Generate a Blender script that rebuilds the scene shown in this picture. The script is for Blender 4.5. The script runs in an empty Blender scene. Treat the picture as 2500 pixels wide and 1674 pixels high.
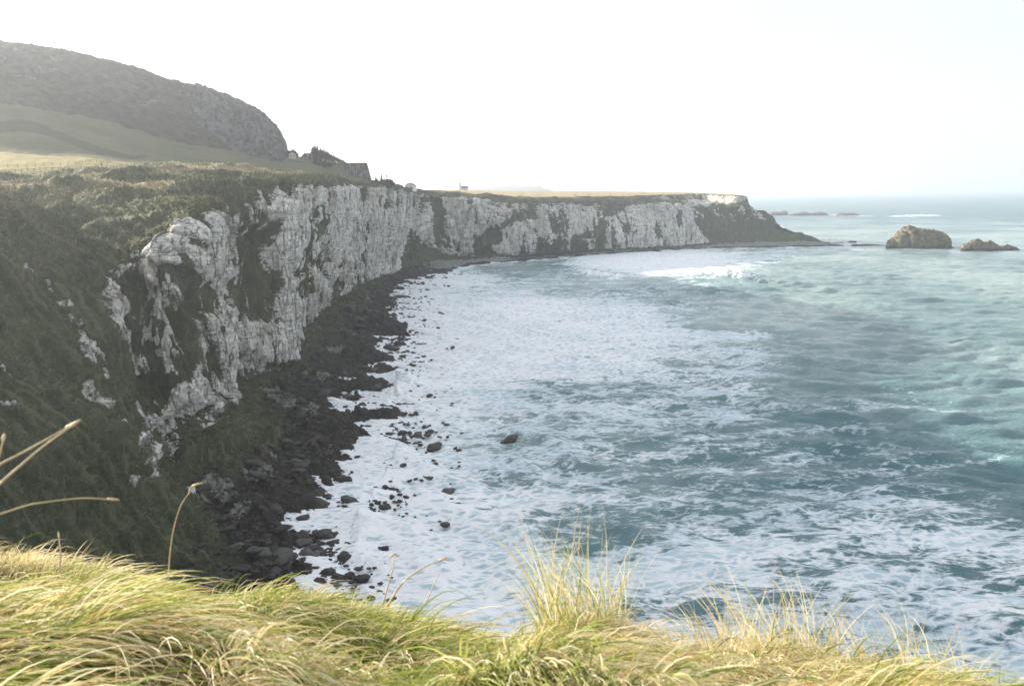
import bpy, math, random
import numpy as np
from mathutils import Matrix, Vector

# ------------------------------------------------------------------ camera, sky, sun, exposure
FPX, CX, CY, EYE = 2165.0, 1250.0, 837.0, 65.0
PITCH, ROLL = math.atan(361.0 / FPX), math.radians(0.68)
SUN_AZ, SUN_EL = math.radians(-52.0), math.radians(15.5)      # azimuth from +Y, negative is to the left
EXPOSURE, SKY_STRENGTH, SUN_STRENGTH = 1.56, 0.11, 5.0
HAZE_DENSITY = 0.000145

scene = bpy.context.scene
COL = scene.collection
fw = np.array([0, math.cos(PITCH), -math.sin(PITCH)])
up0 = np.array([0, math.sin(PITCH), math.cos(PITCH)])
rt = np.array([math.cos(ROLL), 0, 0]) - up0 * math.sin(ROLL)
up = up0 * math.cos(ROLL) + np.array([math.sin(ROLL), 0, 0])

def at(px, py, d=None, z=None):
    """point of the place seen at (px,py) in the photo, at forward distance d or on height z"""
    r = fw + rt * (px - CX) / FPX - up * (py - CY) / FPX
    k = d / r[1] if d is not None else (z - EYE) / r[2]
    return np.array([0, 0, EYE]) + r * k

cd = bpy.data.cameras.new('camera')
cam = bpy.data.objects.new('camera', cd)
COL.objects.link(cam)
cd.sensor_fit = 'HORIZONTAL'; cd.sensor_width = 36.0
cd.lens = 36.0 * FPX / 2500.0
cd.clip_start, cd.clip_end = 0.1, 200000.0
cd.dof.use_dof = True; cd.dof.focus_distance = 120.0; cd.dof.aperture_fstop = 7.1
cam.matrix_world = Matrix(((rt[0], up[0], -fw[0], 0), (rt[1], up[1], -fw[1], 0), (rt[2], up[2], -fw[2], EYE), (0, 0, 0, 1)))
scene.camera = cam

scene.view_settings.view_transform = 'Standard'
scene.view_settings.look = 'None'
scene.view_settings.exposure = EXPOSURE
scene.view_settings.gamma = 1.0
scene.render.engine = 'CYCLES'
scene.cycles.use_denoising = True
scene.cycles.max_bounces = 8
scene.cycles.volume_bounces = 1
scene.cycles.caustics_reflective = False
scene.cycles.caustics_refractive = False

world = bpy.data.worlds.new('World'); scene.world = world; world.use_nodes = True
wn, wl = world.node_tree.nodes, world.node_tree.links
wn.clear()
w_out = wn.new('ShaderNodeOutputWorld'); w_bg = wn.new('ShaderNodeBackground')
w_sky = wn.new('ShaderNodeTexSky'); w_sky.sky_type = 'NISHITA'; w_sky.sun_disc = False
w_sky.sun_elevation = SUN_EL; w_sky.sun_rotation = SUN_AZ; w_sky.air_density = 1.0; w_sky.dust_density = 1.5; w_sky.ozone_density = 1.0
w_tc = wn.new('ShaderNodeTexCoord'); w_mp = wn.new('ShaderNodeMapping'); w_mp.inputs['Scale'].default_value = (1.0, 1.0, 3.2)
w_n = wn.new('ShaderNodeTexNoise'); w_n.inputs['Scale'].default_value = 2.6; w_n.inputs['Detail'].default_value = 7.0; w_n.inputs['Roughness'].default_value = 0.55
w_r = wn.new('ShaderNodeValToRGB'); w_r.color_ramp.elements[0].position = 0.30; w_r.color_ramp.elements[1].position = 0.62
w_r.color_ramp.elements[0].color = (.52, .52, .52, 1); w_r.color_ramp.elements[1].color = (.97, .97, .97, 1)
w_mix = wn.new('ShaderNodeMix'); w_mix.data_type = 'RGBA'
w_mix.inputs[7].default_value = (3.02, 3.04, 3.10, 1)           # thin bright cloud
wl.new(w_tc.outputs['Generated'], w_mp.inputs['Vector']); wl.new(w_mp.outputs[0], w_n.inputs['Vector'])
wl.new(w_n.outputs['Fac'], w_r.inputs[0]); wl.new(w_r.outputs[0], w_mix.inputs[0])
wl.new(w_sky.outputs[0], w_mix.inputs[6]); wl.new(w_mix.outputs[2], w_bg.inputs['Color'])
w_bg.inputs['Strength'].default_value = SKY_STRENGTH
wl.new(w_bg.outputs[0], w_out.inputs[0])

sl = bpy.data.lights.new('sun', 'SUN'); sl.energy = SUN_STRENGTH; sl.angle = math.radians(0.5); sl.color = (1.0, 0.90, 0.74)
sun = bpy.data.objects.new('sun', sl); COL.objects.link(sun)
sun_dir = Vector((math.sin(SUN_AZ) * math.cos(SUN_EL), math.cos(SUN_AZ) * math.cos(SUN_EL), math.sin(SUN_EL)))
sun.rotation_euler = sun_dir.to_track_quat('Z', 'Y').to_euler()

# ------------------------------------------------------------------ helpers
rng = np.random.default_rng(7)
_perm = np.arange(256); np.random.default_rng(3).shuffle(_perm); _perm = np.concatenate([_perm, _perm, _perm]).astype(np.int32)
_gr = np.random.default_rng(5).normal(size=(256, 3)); _gr /= np.linalg.norm(_gr, axis=1)[:, None]; _gr = _gr.astype(np.float32)

def noise3(x, y, z):
    x, y, z = np.broadcast_arrays(np.asarray(x, np.float32), np.asarray(y, np.float32), np.asarray(z, np.float32))
    xi, yi, zi = np.floor(x).astype(np.int32), np.floor(y).astype(np.int32), np.floor(z).astype(np.int32)
    xf, yf, zf = x - xi, y - yi, z - zi
    xi &= 255; yi &= 255; zi &= 255
    u, v, w = (t * t * t * (t * (t * 6 - 15) + 10) for t in (xf, yf, zf))
    def g(dx, dy, dz):
        h = _perm[_perm[_perm[xi + dx] + yi + dy] + zi + dz]
        q = _gr[h]
        return q[..., 0] * (xf - dx) + q[..., 1] * (yf - dy) + q[..., 2] * (zf - dz)
    def lp(a, b, t): return a + (b - a) * t
    return lp(lp(lp(g(0,0,0), g(1,0,0), u), lp(g(0,1,0), g(1,1,0), u), v),
              lp(lp(g(0,0,1), g(1,0,1), u), lp(g(0,1,1), g(1,1,1), u), v), w) * 1.5

def fbm(x, y, z, octs=4, gain=0.5, off=0.0):
    s, a, f = 0, 1.0, 1.0
    for i in range(octs):
        s = s + a * noise3(x * f + off + i * 17.3, y * f + i * 9.1 + off, z * f - i * 5.7)
        a *= gain; f *= 2.03
    return s

def worley(x, y, z, seed=0):
    """cellular noise: nearest distance, gap to the second nearest, random value of the cell"""
    xi, yi, zi = np.floor(x).astype(np.int32), np.floor(y).astype(np.int32), np.floor(z).astype(np.int32)
    f1 = np.full(x.shape, 9.0, np.float32); f2 = f1.copy(); idn = np.zeros(x.shape, np.float32)
    rnd = np.random.default_rng(900 + seed).random((256, 4)).astype(np.float32)
    for a in (-1, 0, 1):
        for b in (-1, 0, 1):
            for c in (-1, 0, 1):
                h = _perm[_perm[_perm[(xi + a) & 255] + ((yi + b) & 255)] + ((zi + c) & 255)]
                q = rnd[h]
                d = np.sqrt((xi + a + q[..., 0] - x) ** 2 + (yi + b + q[..., 1] - y) ** 2 + (zi + c + q[..., 2] - z) ** 2)
                m = d < f1
                f2 = np.where(m, f1, np.minimum(f2, d)); idn = np.where(m, q[..., 3], idn); f1 = np.where(m, d, f1)
    return f1, f2 - f1, idn

def blur(a, ru, rv):
    for ax, r in ((0, ru), (1, rv)):
        for _ in range(2):
            p = np.pad(a, [(r, r) if k == ax else (0, 0) for k in range(2)], mode='edge'); c = np.cumsum(p, axis=ax)
            c = np.concatenate([np.zeros_like(np.take(c, [0], ax)), c], ax); n = a.shape[ax]; w = 2 * r + 1
            a = (np.take(c, np.arange(w, w + n), ax) - np.take(c, np.arange(0, n), ax)) / w
    return a

def sstep(a, b, x):
    t = np.clip((x - a) / (b - a), 0, 1); return t * t * (3 - 2 * t)

def pchip(xk, yk, x):
    """monotone cubic through rows of yk (n, ...) at knots xk"""
    xk = np.asarray(xk, float); yk = np.asarray(yk, float)
    h = np.diff(xk).reshape((-1,) + (1,) * (yk.ndim - 1)); dl = np.diff(yk, axis=0) / h
    m = np.zeros_like(yk); m[0], m[-1] = dl[0], dl[-1]
    if len(xk) > 2:
        w1, w2 = 2 * h[1:] + h[:-1], h[1:] + 2 * h[:-1]
        with np.errstate(divide='ignore', invalid='ignore'):
            hm = (w1 + w2) / (w1 / dl[:-1] + w2 / dl[1:])
        m[1:-1] = np.where(dl[:-1] * dl[1:] > 0, hm, 0)
    i = np.clip(np.searchsorted(xk, x) - 1, 0, len(xk) - 2)
    sh = (-1,) + (1,) * (yk.ndim - 1)
    hh = (xk[i + 1] - xk[i]).reshape(sh); t = ((x - xk[i]).reshape(sh)) / hh
    return ((2*t**3 - 3*t**2 + 1) * yk[i] + (t**3 - 2*t**2 + t) * hh * m[i] + (-2*t**3 + 3*t**2) * yk[i+1] + (t**3 - t**2) * hh * m[i+1])

def mesh_np(name, verts, faces, attrs=None, smooth=True):
    me = bpy.data.meshes.new(name)
    v = np.ascontiguousarray(verts, np.float32).reshape(-1, 3); f = np.ascontiguousarray(faces, np.int32)
    k = f.shape[1]
    me.vertices.add(len(v)); me.vertices.foreach_set('co', v.ravel())
    me.loops.add(f.size); me.loops.foreach_set('vertex_index', f.ravel())
    me.polygons.add(len(f)); me.polygons.foreach_set('loop_start', np.arange(0, f.size, k, dtype=np.int32))
    me.polygons.foreach_set('use_smooth', np.full(len(f), smooth, bool))
    for an, av in (attrs or {}).items():
        av = np.ascontiguousarray(av, np.float32)
        if av.ndim == 1:
            a = me.attributes.new(an, 'FLOAT', 'POINT'); a.data.foreach_set('value', av)
        else:
            a = me.attributes.new(an, 'FLOAT_VECTOR', 'POINT'); a.data.foreach_set('vector', av.ravel())
    me.update(calc_edges=True)
    return me

def grid_faces(nu, nv):
    i = np.arange(nu * nv).reshape(nu, nv)
    return np.stack([i[:-1, :-1], i[1:, :-1], i[1:, 1:], i[:-1, 1:]], -1).reshape(-1, 4)

def link(name, me, mat, parent=None):
    o = bpy.data.objects.new(name, me); COL.objects.link(o)
    if mat is not None and len(me.materials) == 0: me.materials.append(mat)
    if parent is not None: o.parent = parent
    return o

def tag(o, label=None, cat=None, group=None, kind=None):
    if label: o['label'] = label
    if cat: o['category'] = cat
    if group: o['group'] = group
    if kind: o['kind'] = kind
    return o

def empty(name, loc, rz=0.0):
    o = bpy.data.objects.new(name, None); COL.objects.link(o)
    o.location = loc; o.rotation_euler = (0, 0, rz); o.empty_display_size = 0.5
    return o

class MB:
    """collects polygons and builds ONE mesh"""
    def __init__(s): s.v, s.f = [], []
    def add(s, vs, fs):
        b = len(s.v); s.v += [tuple(p) for p in vs]; s.f += [tuple(b + i for i in q) for q in fs]
    def box(s, x0, x1, y0, y1, z0, z1):
        s.add([(x0,y0,z0),(x1,y0,z0),(x1,y1,z0),(x0,y1,z0),(x0,y0,z1),(x1,y0,z1),(x1,y1,z1),(x0,y1,z1)],
              [(3,2,1,0),(4,5,6,7),(0,1,5,4),(1,2,6,5),(2,3,7,6),(3,0,4,7)])
    def tube(s, pts, rad, n=6):
        pts = [Vector(p) for p in pts]; rings = []
        for i, p in enumerate(pts):
            d = (pts[min(i+1, len(pts)-1)] - pts[max(i-1, 0)]).normalized()
            a = d.orthogonal().normalized(); b = d.cross(a)
            r = rad[i] if hasattr(rad, '__len__') else rad
            rings.append([p + (a * math.cos(2*math.pi*k/n) + b * math.sin(2*math.pi*k/n)) * r for k in range(n)])
        vs = [q for r_ in rings for q in r_]
        fs = [(i*n+k, i*n+(k+1) % n, (i+1)*n+(k+1) % n, (i+1)*n+k) for i in range(len(pts)-1) for k in range(n)]
        fs += [tuple(range(n))[::-1], tuple((len(pts)-1)*n + k for k in range(n))]
        s.add(vs, fs)
    def build(s, name, mat, parent=None, smooth=False):
        me = bpy.data.meshes.new(name); me.from_pydata(s.v, [], s.f); me.update()
        if smooth: me.polygons.foreach_set('use_smooth', np.full(len(me.polygons), True))
        return link(name, me, mat, parent)

# ------------------------------------------------------------------ materials
class NT:
    def __init__(s, name):
        s.m = bpy.data.materials.new(name); s.m.use_nodes = True
        s.t = s.m.node_tree; s.t.nodes.clear(); s.out = s.n('ShaderNodeOutputMaterial')
    def n(s, t, **kw):
        o = s.t.nodes.new(t)
        for k, v in kw.items(): setattr(o, k, v)
        return o
    def set(s, sock, v):
        if hasattr(v, 'is_output'): s.t.links.new(v, sock)
        elif v is not None:
            sock.default_value = (tuple(v) + (1,)) if (hasattr(v, '__len__') and len(v) == 3 and sock.type == 'RGBA') else v
    def attr(s, name, out='Fac'):
        a = s.n('ShaderNodeAttribute', attribute_name=name); return a.outputs[out]
    def pos(s, scale=(1, 1, 1), src='Object'):
        tc = s.n('ShaderNodeTexCoord'); mp = s.n('ShaderNodeMapping'); mp.inputs['Scale'].default_value = scale
        s.t.links.new(tc.outputs[src], mp.inputs['Vector']); return mp.outputs[0]
    def noise(s, vec, scale, detail=5, rough=.55, dist=0.0, out='Fac'):
        o = s.n('ShaderNodeTexNoise'); s.set(o.inputs['Vector'], vec); o.inputs['Scale'].default_value = scale
        o.inputs['Detail'].default_value = detail; o.inputs['Roughness'].default_value = rough; o.inputs['Distortion'].default_value = dist
        return o.outputs[out]
    def voro(s, vec, scale, feature='DISTANCE_TO_EDGE', out='Distance'):
        o = s.n('ShaderNodeTexVoronoi', feature=feature); s.set(o.inputs['Vector'], vec); o.inputs['Scale'].default_value = scale
        return o.outputs[out]
    def ramp(s, fac, a, b, lo=0.0, hi=1.0):
        o = s.n('ShaderNodeMapRange', interpolation_type='SMOOTHSTEP'); s.set(o.inputs[0], fac)
        s.set(o.inputs[1], a); s.set(o.inputs[2], b); s.set(o.inputs[3], lo); s.set(o.inputs[4], hi); return o.outputs[0]
    def mix(s, fac, a, b, mode='MIX'):
        o = s.n('ShaderNodeMix', data_type='RGBA', blend_type=mode); s.set(o.inputs[0], fac); s.set(o.inputs[6], a); s.set(o.inputs[7], b); return o.outputs[2]
    def math(s, op, a, b=None, c=None, clamp=False):
        o = s.n('ShaderNodeMath', operation=op, use_clamp=clamp); s.set(o.inputs[0], a)
        if b is not None: s.set(o.inputs[1], b)
        if c is not None: s.set(o.inputs[2], c)
        return o.outputs[0]
    def vmath(s, op, a, b):
        o = s.n('ShaderNodeVectorMath', operation=op); s.set(o.inputs[0], a); s.set(o.inputs[1], b); return o.outputs[0]
    def bump(s, h, dist=.1, strength=1.0, normal=None):
        o = s.n('ShaderNodeBump'); s.set(o.inputs['Height'], h); o.inputs['Distance'].default_value = dist
        s.set(o.inputs['Strength'], strength)
        if normal is not None: s.set(o.inputs['Normal'], normal)
        return o.outputs[0]
    def done(s, color, rough=.9, normal=None, spec=.3, **kw):
        p = s.n('ShaderNodeBsdfPrincipled'); s.set(p.inputs['Base Color'], color); s.set(p.inputs['Roughness'], rough)
        s.set(p.inputs['Specular IOR Level'], spec)
        if normal is not None: s.set(p.inputs['Normal'], normal)
        for k, v in kw.items(): s.set(p.inputs[k], v)
        s.t.links.new(p.outputs[0], s.out.inputs['Surface']); return s.m

def plain(name, col, rough=.8, var=.25, scale=3.0):
    t = NT(name); n = t.noise(t.pos(), scale, 6)
    c2 = tuple(x * (1 - var) for x in col)
    return t.done(t.mix(t.ramp(n, .35, .65), c2, col), rough, t.bump(n, .02, .4))

def coast_material():
    t = NT('coast_rock_and_turf'); p = t.pos()
    veg, dark, straw, gravel = t.attr('veg'), t.attr('dark'), t.attr('straw'), t.attr('gravel')
    pv = t.pos((1, 1, .16)); ph = t.pos((.25, .25, 1))
    big = t.noise(p, .05, 4); mid = t.noise(p, .35, 6, .62); fine = t.noise(p, 1.6, 6, .65); streak = t.noise(pv, .55, 6, .62, .3); bed = t.noise(ph, 1.1, 5, .6)
    chalk = t.mix(t.ramp(mid, .32, .68), (.56, .55, .515), (.86, .845, .80))
    chalk = t.mix(t.ramp(streak, .53, .64, 0, .75), chalk, (.17, .168, .155)); strk2 = t.noise(t.pos((1, 1, .09)), .22, 6, .65, .3); chalk = t.mix(t.ramp(strk2, .54, .66, 0, .6), chalk, (.15, .145, .13))
    chalk = t.mix(t.ramp(t.noise(t.pos((1, 1, .22)), 1.5, 5, .62, .2), .52, .66, 0, .6), chalk, (.27, .265, .24)); bed2 = t.noise(t.pos((.06, .06, 1)), .62, 4, .6); bl = t.math('ABSOLUTE', t.math('SUBTRACT', bed2, .5)); chalk = t.mix(t.ramp(bl, 0, .022, .7, 0), chalk, (.09, .085, .078)); chalk = t.mix(t.ramp(bed, .60, .68, 0, .55), chalk, (.22, .21, .19))
    chalk = t.mix(t.ramp(big, .5, .68, 0, .55), chalk, (.33, .29, .23))
    wob = t.noise(p, .5, 4, .6, out='Color')
    wp = t.vmath('ADD', p, t.vmath('MULTIPLY', wob, (1.6, 1.6, 3.0)))
    mpw = t.n('ShaderNodeMapping'); mpw.inputs['Scale'].default_value = (1, 1, .20); t.set(mpw.inputs['Vector'], wp)
    crack = t.ramp(t.voro(mpw.outputs[0], .26), 0.0, .075, 1, 0)
    crackf = t.ramp(t.voro(mpw.outputs[0], .85), 0.0, .15, .75, 0)
    crk = t.math('MAXIMUM', t.math('MULTIPLY', crack, t.ramp(mid, .38, .55)), t.math('MULTIPLY', crackf, t.ramp(mid, .42, .62)))
    chalk = t.mix(t.math('MULTIPLY', crk, .85), chalk, (.045, .042, .038))
    vn = t.noise(p, .16, 5, .6); vf = t.noise(p, .9, 7, .7)
    ps = t.pos((1.0, 1.0, .3)); vs = t.noise(ps, 1.3, 6, .68, .6)
    grass = t.mix(t.ramp(vn, .36, .64), (.038, .058, .023), (.078, .092, .044))
    grass = t.mix(t.ramp(vf, .45, .75, 0, .85), grass, (.020, .024, .010))
    grass = t.mix(t.ramp(vs, .50, .68, 0, .8), grass, (.150, .140, .075)); gs = t.noise(t.pos((1, 1, .35)), 3.0, 5, .7, .5); grass = t.mix(t.ramp(gs, .52, .70, 0, .6), grass, (.030, .034, .015))
    grass = t.mix(t.math('MULTIPLY', straw, t.ramp(vf, .3, .6, .5, 1)), grass, (.44, .35, .20))
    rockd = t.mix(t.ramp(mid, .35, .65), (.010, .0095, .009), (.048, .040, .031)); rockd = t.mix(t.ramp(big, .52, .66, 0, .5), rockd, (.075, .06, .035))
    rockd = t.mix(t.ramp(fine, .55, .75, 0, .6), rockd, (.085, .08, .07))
    peb = t.voro(p, 1.6, 'F1', 'Color')
    pebs = t.n('ShaderNodeSeparateColor'); t.set(pebs.inputs[0], peb)
    gravelc = t.mix(pebs.outputs[0], (.07, .07, .06), (.36, .36, .32))
    vm = t.ramp(t.math('ADD', veg, t.math('MULTIPLY', t.math('SUBTRACT', fine, .5), .7)), .42, .58)
    fl = t.attr('fall'); grass = t.mix(t.ramp(fl, .05, .6, 0, .65), grass, (.155, .150, .085)); grass = t.mix(t.ramp(fl, -.15, -.7, 0, .6), grass, (.026, .030, .014)); c = t.mix(vm, chalk, grass)
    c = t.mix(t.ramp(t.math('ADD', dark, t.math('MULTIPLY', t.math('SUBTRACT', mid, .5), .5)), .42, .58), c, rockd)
    c = t.mix(t.ramp(t.math('ADD', gravel, t.math('MULTIPLY', t.math('SUBTRACT', mid, .5), .6)), .45, .6), c, gravelc)
    h = t.math('ADD', t.math('MULTIPLY', fine, .9), t.math('MULTIPLY', vf, .9))
    h = t.math('MULTIPLY', h, t.ramp(vm, 0, 1, .45, 1.0)); h = t.math('SUBTRACT', h, t.math('MULTIPLY', crk, .5))
    rough = t.math('SUBTRACT', .92, t.math('MULTIPLY', dark, .25))
    return t.done(c, rough, t.bump(h, 1.1, .8), .25)

def hill_material():
    t = NT('hill_turf_and_basalt'); p = t.pos(); rock, sc, straw, gully_tone = t.attr('rock'), t.attr('scrub'), t.attr('straw'), t.attr('gully')
    pv = t.pos((1, 1, .10))
    big = t.noise(p, .02, 5); mid = t.noise(p, .12, 6, .62); fine = t.noise(p, .6, 6, .7); st = t.noise(pv, .28, 7, .68, .2)
    turf = t.mix(t.ramp(big, .35, .65), (.105, .115, .062), (.145, .142, .085))
    turf = t.mix(t.ramp(fine, .45, .75, 0, .7), turf, (.075, .078, .042))
    scrub = t.mix(t.ramp(mid, .35, .65), (.046, .042, .035), (.088, .078, .062))  # scrub lightened, distance haze put into its colour
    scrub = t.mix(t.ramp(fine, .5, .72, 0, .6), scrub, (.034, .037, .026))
    st2 = t.noise(t.pos((1, 1, .06)), .10, 5, .6); basalt = t.mix(t.ramp(t.math('ADD', t.math('MULTIPLY', st, .6), t.math('MULTIPLY', st2, .4)), .40, .60), (.040, .040, .042), (.150, .150, .155))
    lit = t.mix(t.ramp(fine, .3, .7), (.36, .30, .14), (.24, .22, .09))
    def edge(a): return t.ramp(t.math('ADD', a, t.math('MULTIPLY', t.math('SUBTRACT', mid, .5), .7)), .40, .60)
    c = t.mix(t.math('MULTIPLY', edge(gully_tone), .6), turf, (.05, .05, .032))  # darker bands across the fields
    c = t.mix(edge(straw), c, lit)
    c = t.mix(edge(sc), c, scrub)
    c = t.mix(edge(rock), c, basalt)
    h = t.math('ADD', fine, t.math('MULTIPLY', st, t.math('MULTIPLY', rock, 2.0)))
    return t.done(c, .95, t.bump(h, 2.0, .7), .1)

def sea_material():
    t = NT('sea_water'); p = t.pos(); foam, depth = t.attr('foam'), t.attr('shallow')
    a = math.radians(12)
    mp = t.n('ShaderNodeMapping'); mp.inputs['Rotation'].default_value = (0, 0, a); mp.inputs['Scale'].default_value = (.48, 1.0, 1); t.set(mp.inputs['Vector'], p)
    q = mp.outputs[0]
    w1 = t.noise(q, .10, 4, .6, out='Color'); w2 = t.noise(q, .6, 4, .6, out='Color')
    qq = t.vmath('ADD', q, t.vmath('MULTIPLY', w1, (9, 9, 0))); qq = t.vmath('ADD', qq, t.vmath('MULTIPLY', w2, (1.6, 1.6, 0)))
    st1 = t.n('ShaderNodeMapping'); st1.inputs['Scale'].default_value = (.55, 1.0, 1); t.set(st1.inputs['Vector'], qq)
    lace1 = t.ramp(t.voro(qq, .22), 0, .55, 1, 0); lace2 = t.ramp(t.voro(qq, .62), 0, .5, 1, 0)
    cl = t.noise(q, .085, 6, .62, .4); fn = t.noise(q, 1.1, 7, .68)
    rg = t.noise(st1.outputs[0], .50, 7, .64, .7); rg = t.math('SUBTRACT', 1.0, t.math('ABSOLUTE', t.math('MULTIPLY', t.math('SUBTRACT', rg, .5), 4.2)))
    f = t.math('ADD', t.math('MULTIPLY', lace1, .24), t.math('MULTIPLY', lace2, .13)); f = t.math('ADD', f, t.math('MULTIPLY', rg, .22))
    f = t.math('ADD', f, t.math('MULTIPLY', cl, .62)); f = t.math('ADD', f, t.math('MULTIPLY', t.math('SUBTRACT', fn, .5), .55))
    lowm = t.n('ShaderNodeMapping'); lowm.inputs['Rotation'].default_value = (0, 0, math.radians(-24)); lowm.inputs['Scale'].default_value = (.30, 1.0, 1); t.set(lowm.inputs['Vector'], p)
    lown = t.noise(lowm.outputs[0], .055, 5, .6, .8)
    thr = t.math('SUBTRACT', 1.12, t.math('MULTIPLY', foam, .84)); thr = t.math('SUBTRACT', thr, t.math('MULTIPLY', t.math('SUBTRACT', lown, .5), .85))
    m = t.ramp(t.math('SUBTRACT', f, thr), -.07, .13)
    st0 = t.n('ShaderNodeMapping'); st0.inputs['Rotation'].default_value = (0, 0, a); st0.inputs['Scale'].default_value = (.35, 1.0, 1); t.set(st0.inputs['Vector'], p); r1 = t.noise(q, .55, 5, .62, .4); r2 = t.noise(q, 2.6, 5, .62, .3)
    bh = t.math('ADD', t.math('MULTIPLY', r1, 1.0), t.math('MULTIPLY', r2, .28))
    r3 = t.noise(st0.outputs[0], .9, 5, .65, .5); nrm = t.bump(t.math('ADD', bh, t.math('MULTIPLY', r3, .9)), .62, .75)
    water = t.mix(depth, (.048, .140, .165), (.29, .39, .385))
    st = t.n('ShaderNodeMapping'); st.inputs['Rotation'].default_value = (0, 0, a); st.inputs['Scale'].default_value = (.22, 1.0, 1); t.set(st.inputs['Vector'], qq)
    sn = t.math('ADD', t.math('MULTIPLY', t.noise(st.outputs[0], 1.1, 7, .72, .5), .5), t.math('MULTIPLY', lace2, .5)); sb = t.noise(q, .045, 5, .6, .6)
    fcol = t.mix(t.ramp(t.math('ADD', t.math('MULTIPLY', sn, .7), t.math('MULTIPLY', sb, .3)), t.math('SUBTRACT', .66, t.math('MULTIPLY', foam, .26)), t.math('SUBTRACT', .94, t.math('MULTIPLY', foam, .36))), (.50, .63, .70), (.90, .92, .94))
    c = t.mix(m, water, fcol)
    rough = t.math('ADD', .10, t.math('MULTIPLY', m, .65))
    nb = t.bump(t.math('MULTIPLY', fn, m), .25, .5, nrm)
    open_ = t.attr('open'); rough = t.math('ADD', rough, t.math('MULTIPLY', open_, .22)); return t.done(c, rough, nb, t.math('SUBTRACT', .5, t.math('MULTIPLY', open_, .38)), IOR=1.33)

def boulder_material():
    t = NT('wet_dark_rock'); p = t.pos()
    oi = t.n('ShaderNodeObjectInfo')
    n = t.noise(p, 1.1, 7, .65); f = t.noise(p, 5, 6, .7)
    c = t.mix(t.ramp(n, .35, .65), (.008, .0075, .007), (.034, .028, .021))
    c = t.mix(t.ramp(f, .55, .75, 0, .5), c, (.085, .08, .072))
    c = t.mix(t.math('MULTIPLY', t.ramp(oi.outputs['Random'], .45, 1), .6), c, (.10, .098, .09))
    return t.done(c, .55, t.bump(t.math('ADD', n, t.math('MULTIPLY', f, .4)), .35, .8), .35)

def stack_material():
    t = NT('stack_rock'); p = t.pos(); g = t.attr('top')
    n = t.noise(p, .22, 7, .65); pv = t.pos((1, 1, .3)); s = t.noise(pv, .5, 6, .65)
    c = t.mix(t.ramp(n, .35, .65), (.09, .075, .055), (.24, .19, .13))
    c = t.mix(t.ramp(s, .5, .7, 0, .7), c, (.045, .040, .032))
    c = t.mix(t.ramp(t.math('ADD', g, t.math('MULTIPLY', t.math('SUBTRACT', n, .5), .8)), .4, .65), c, (.115, .105, .045))
    c = t.mix(t.attr('tide'), c, (.018, .017, .014))
    return t.done(c, .9, t.bump(t.math('ADD', n, s), 1.2, .7), .2)

def grass_material():
    t = NT('wind_dried_grass')
    col = t.attr('col', 'Color')
    d = t.n('ShaderNodeBsdfPrincipled'); t.set(d.inputs['Base Color'], col); d.inputs['Roughness'].default_value = .55; d.inputs['Specular IOR Level'].default_value = .35
    tr = t.n('ShaderNodeBsdfTranslucent'); t.set(tr.inputs['Color'], col)
    ms = t.n('ShaderNodeMixShader'); ms.inputs[0].default_value = .32
    t.t.links.new(d.outputs[0], ms.inputs[1]); t.t.links.new(tr.outputs[0], ms.inputs[2]); t.t.links.new(ms.outputs[0], t.out.inputs['Surface'])
    return t.m

M_COAST, M_HILL, M_SEA, M_ROCK, M_STACK, M_GRASS = coast_material(), hill_material(), sea_material(), boulder_material(), stack_material(), grass_material()

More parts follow.
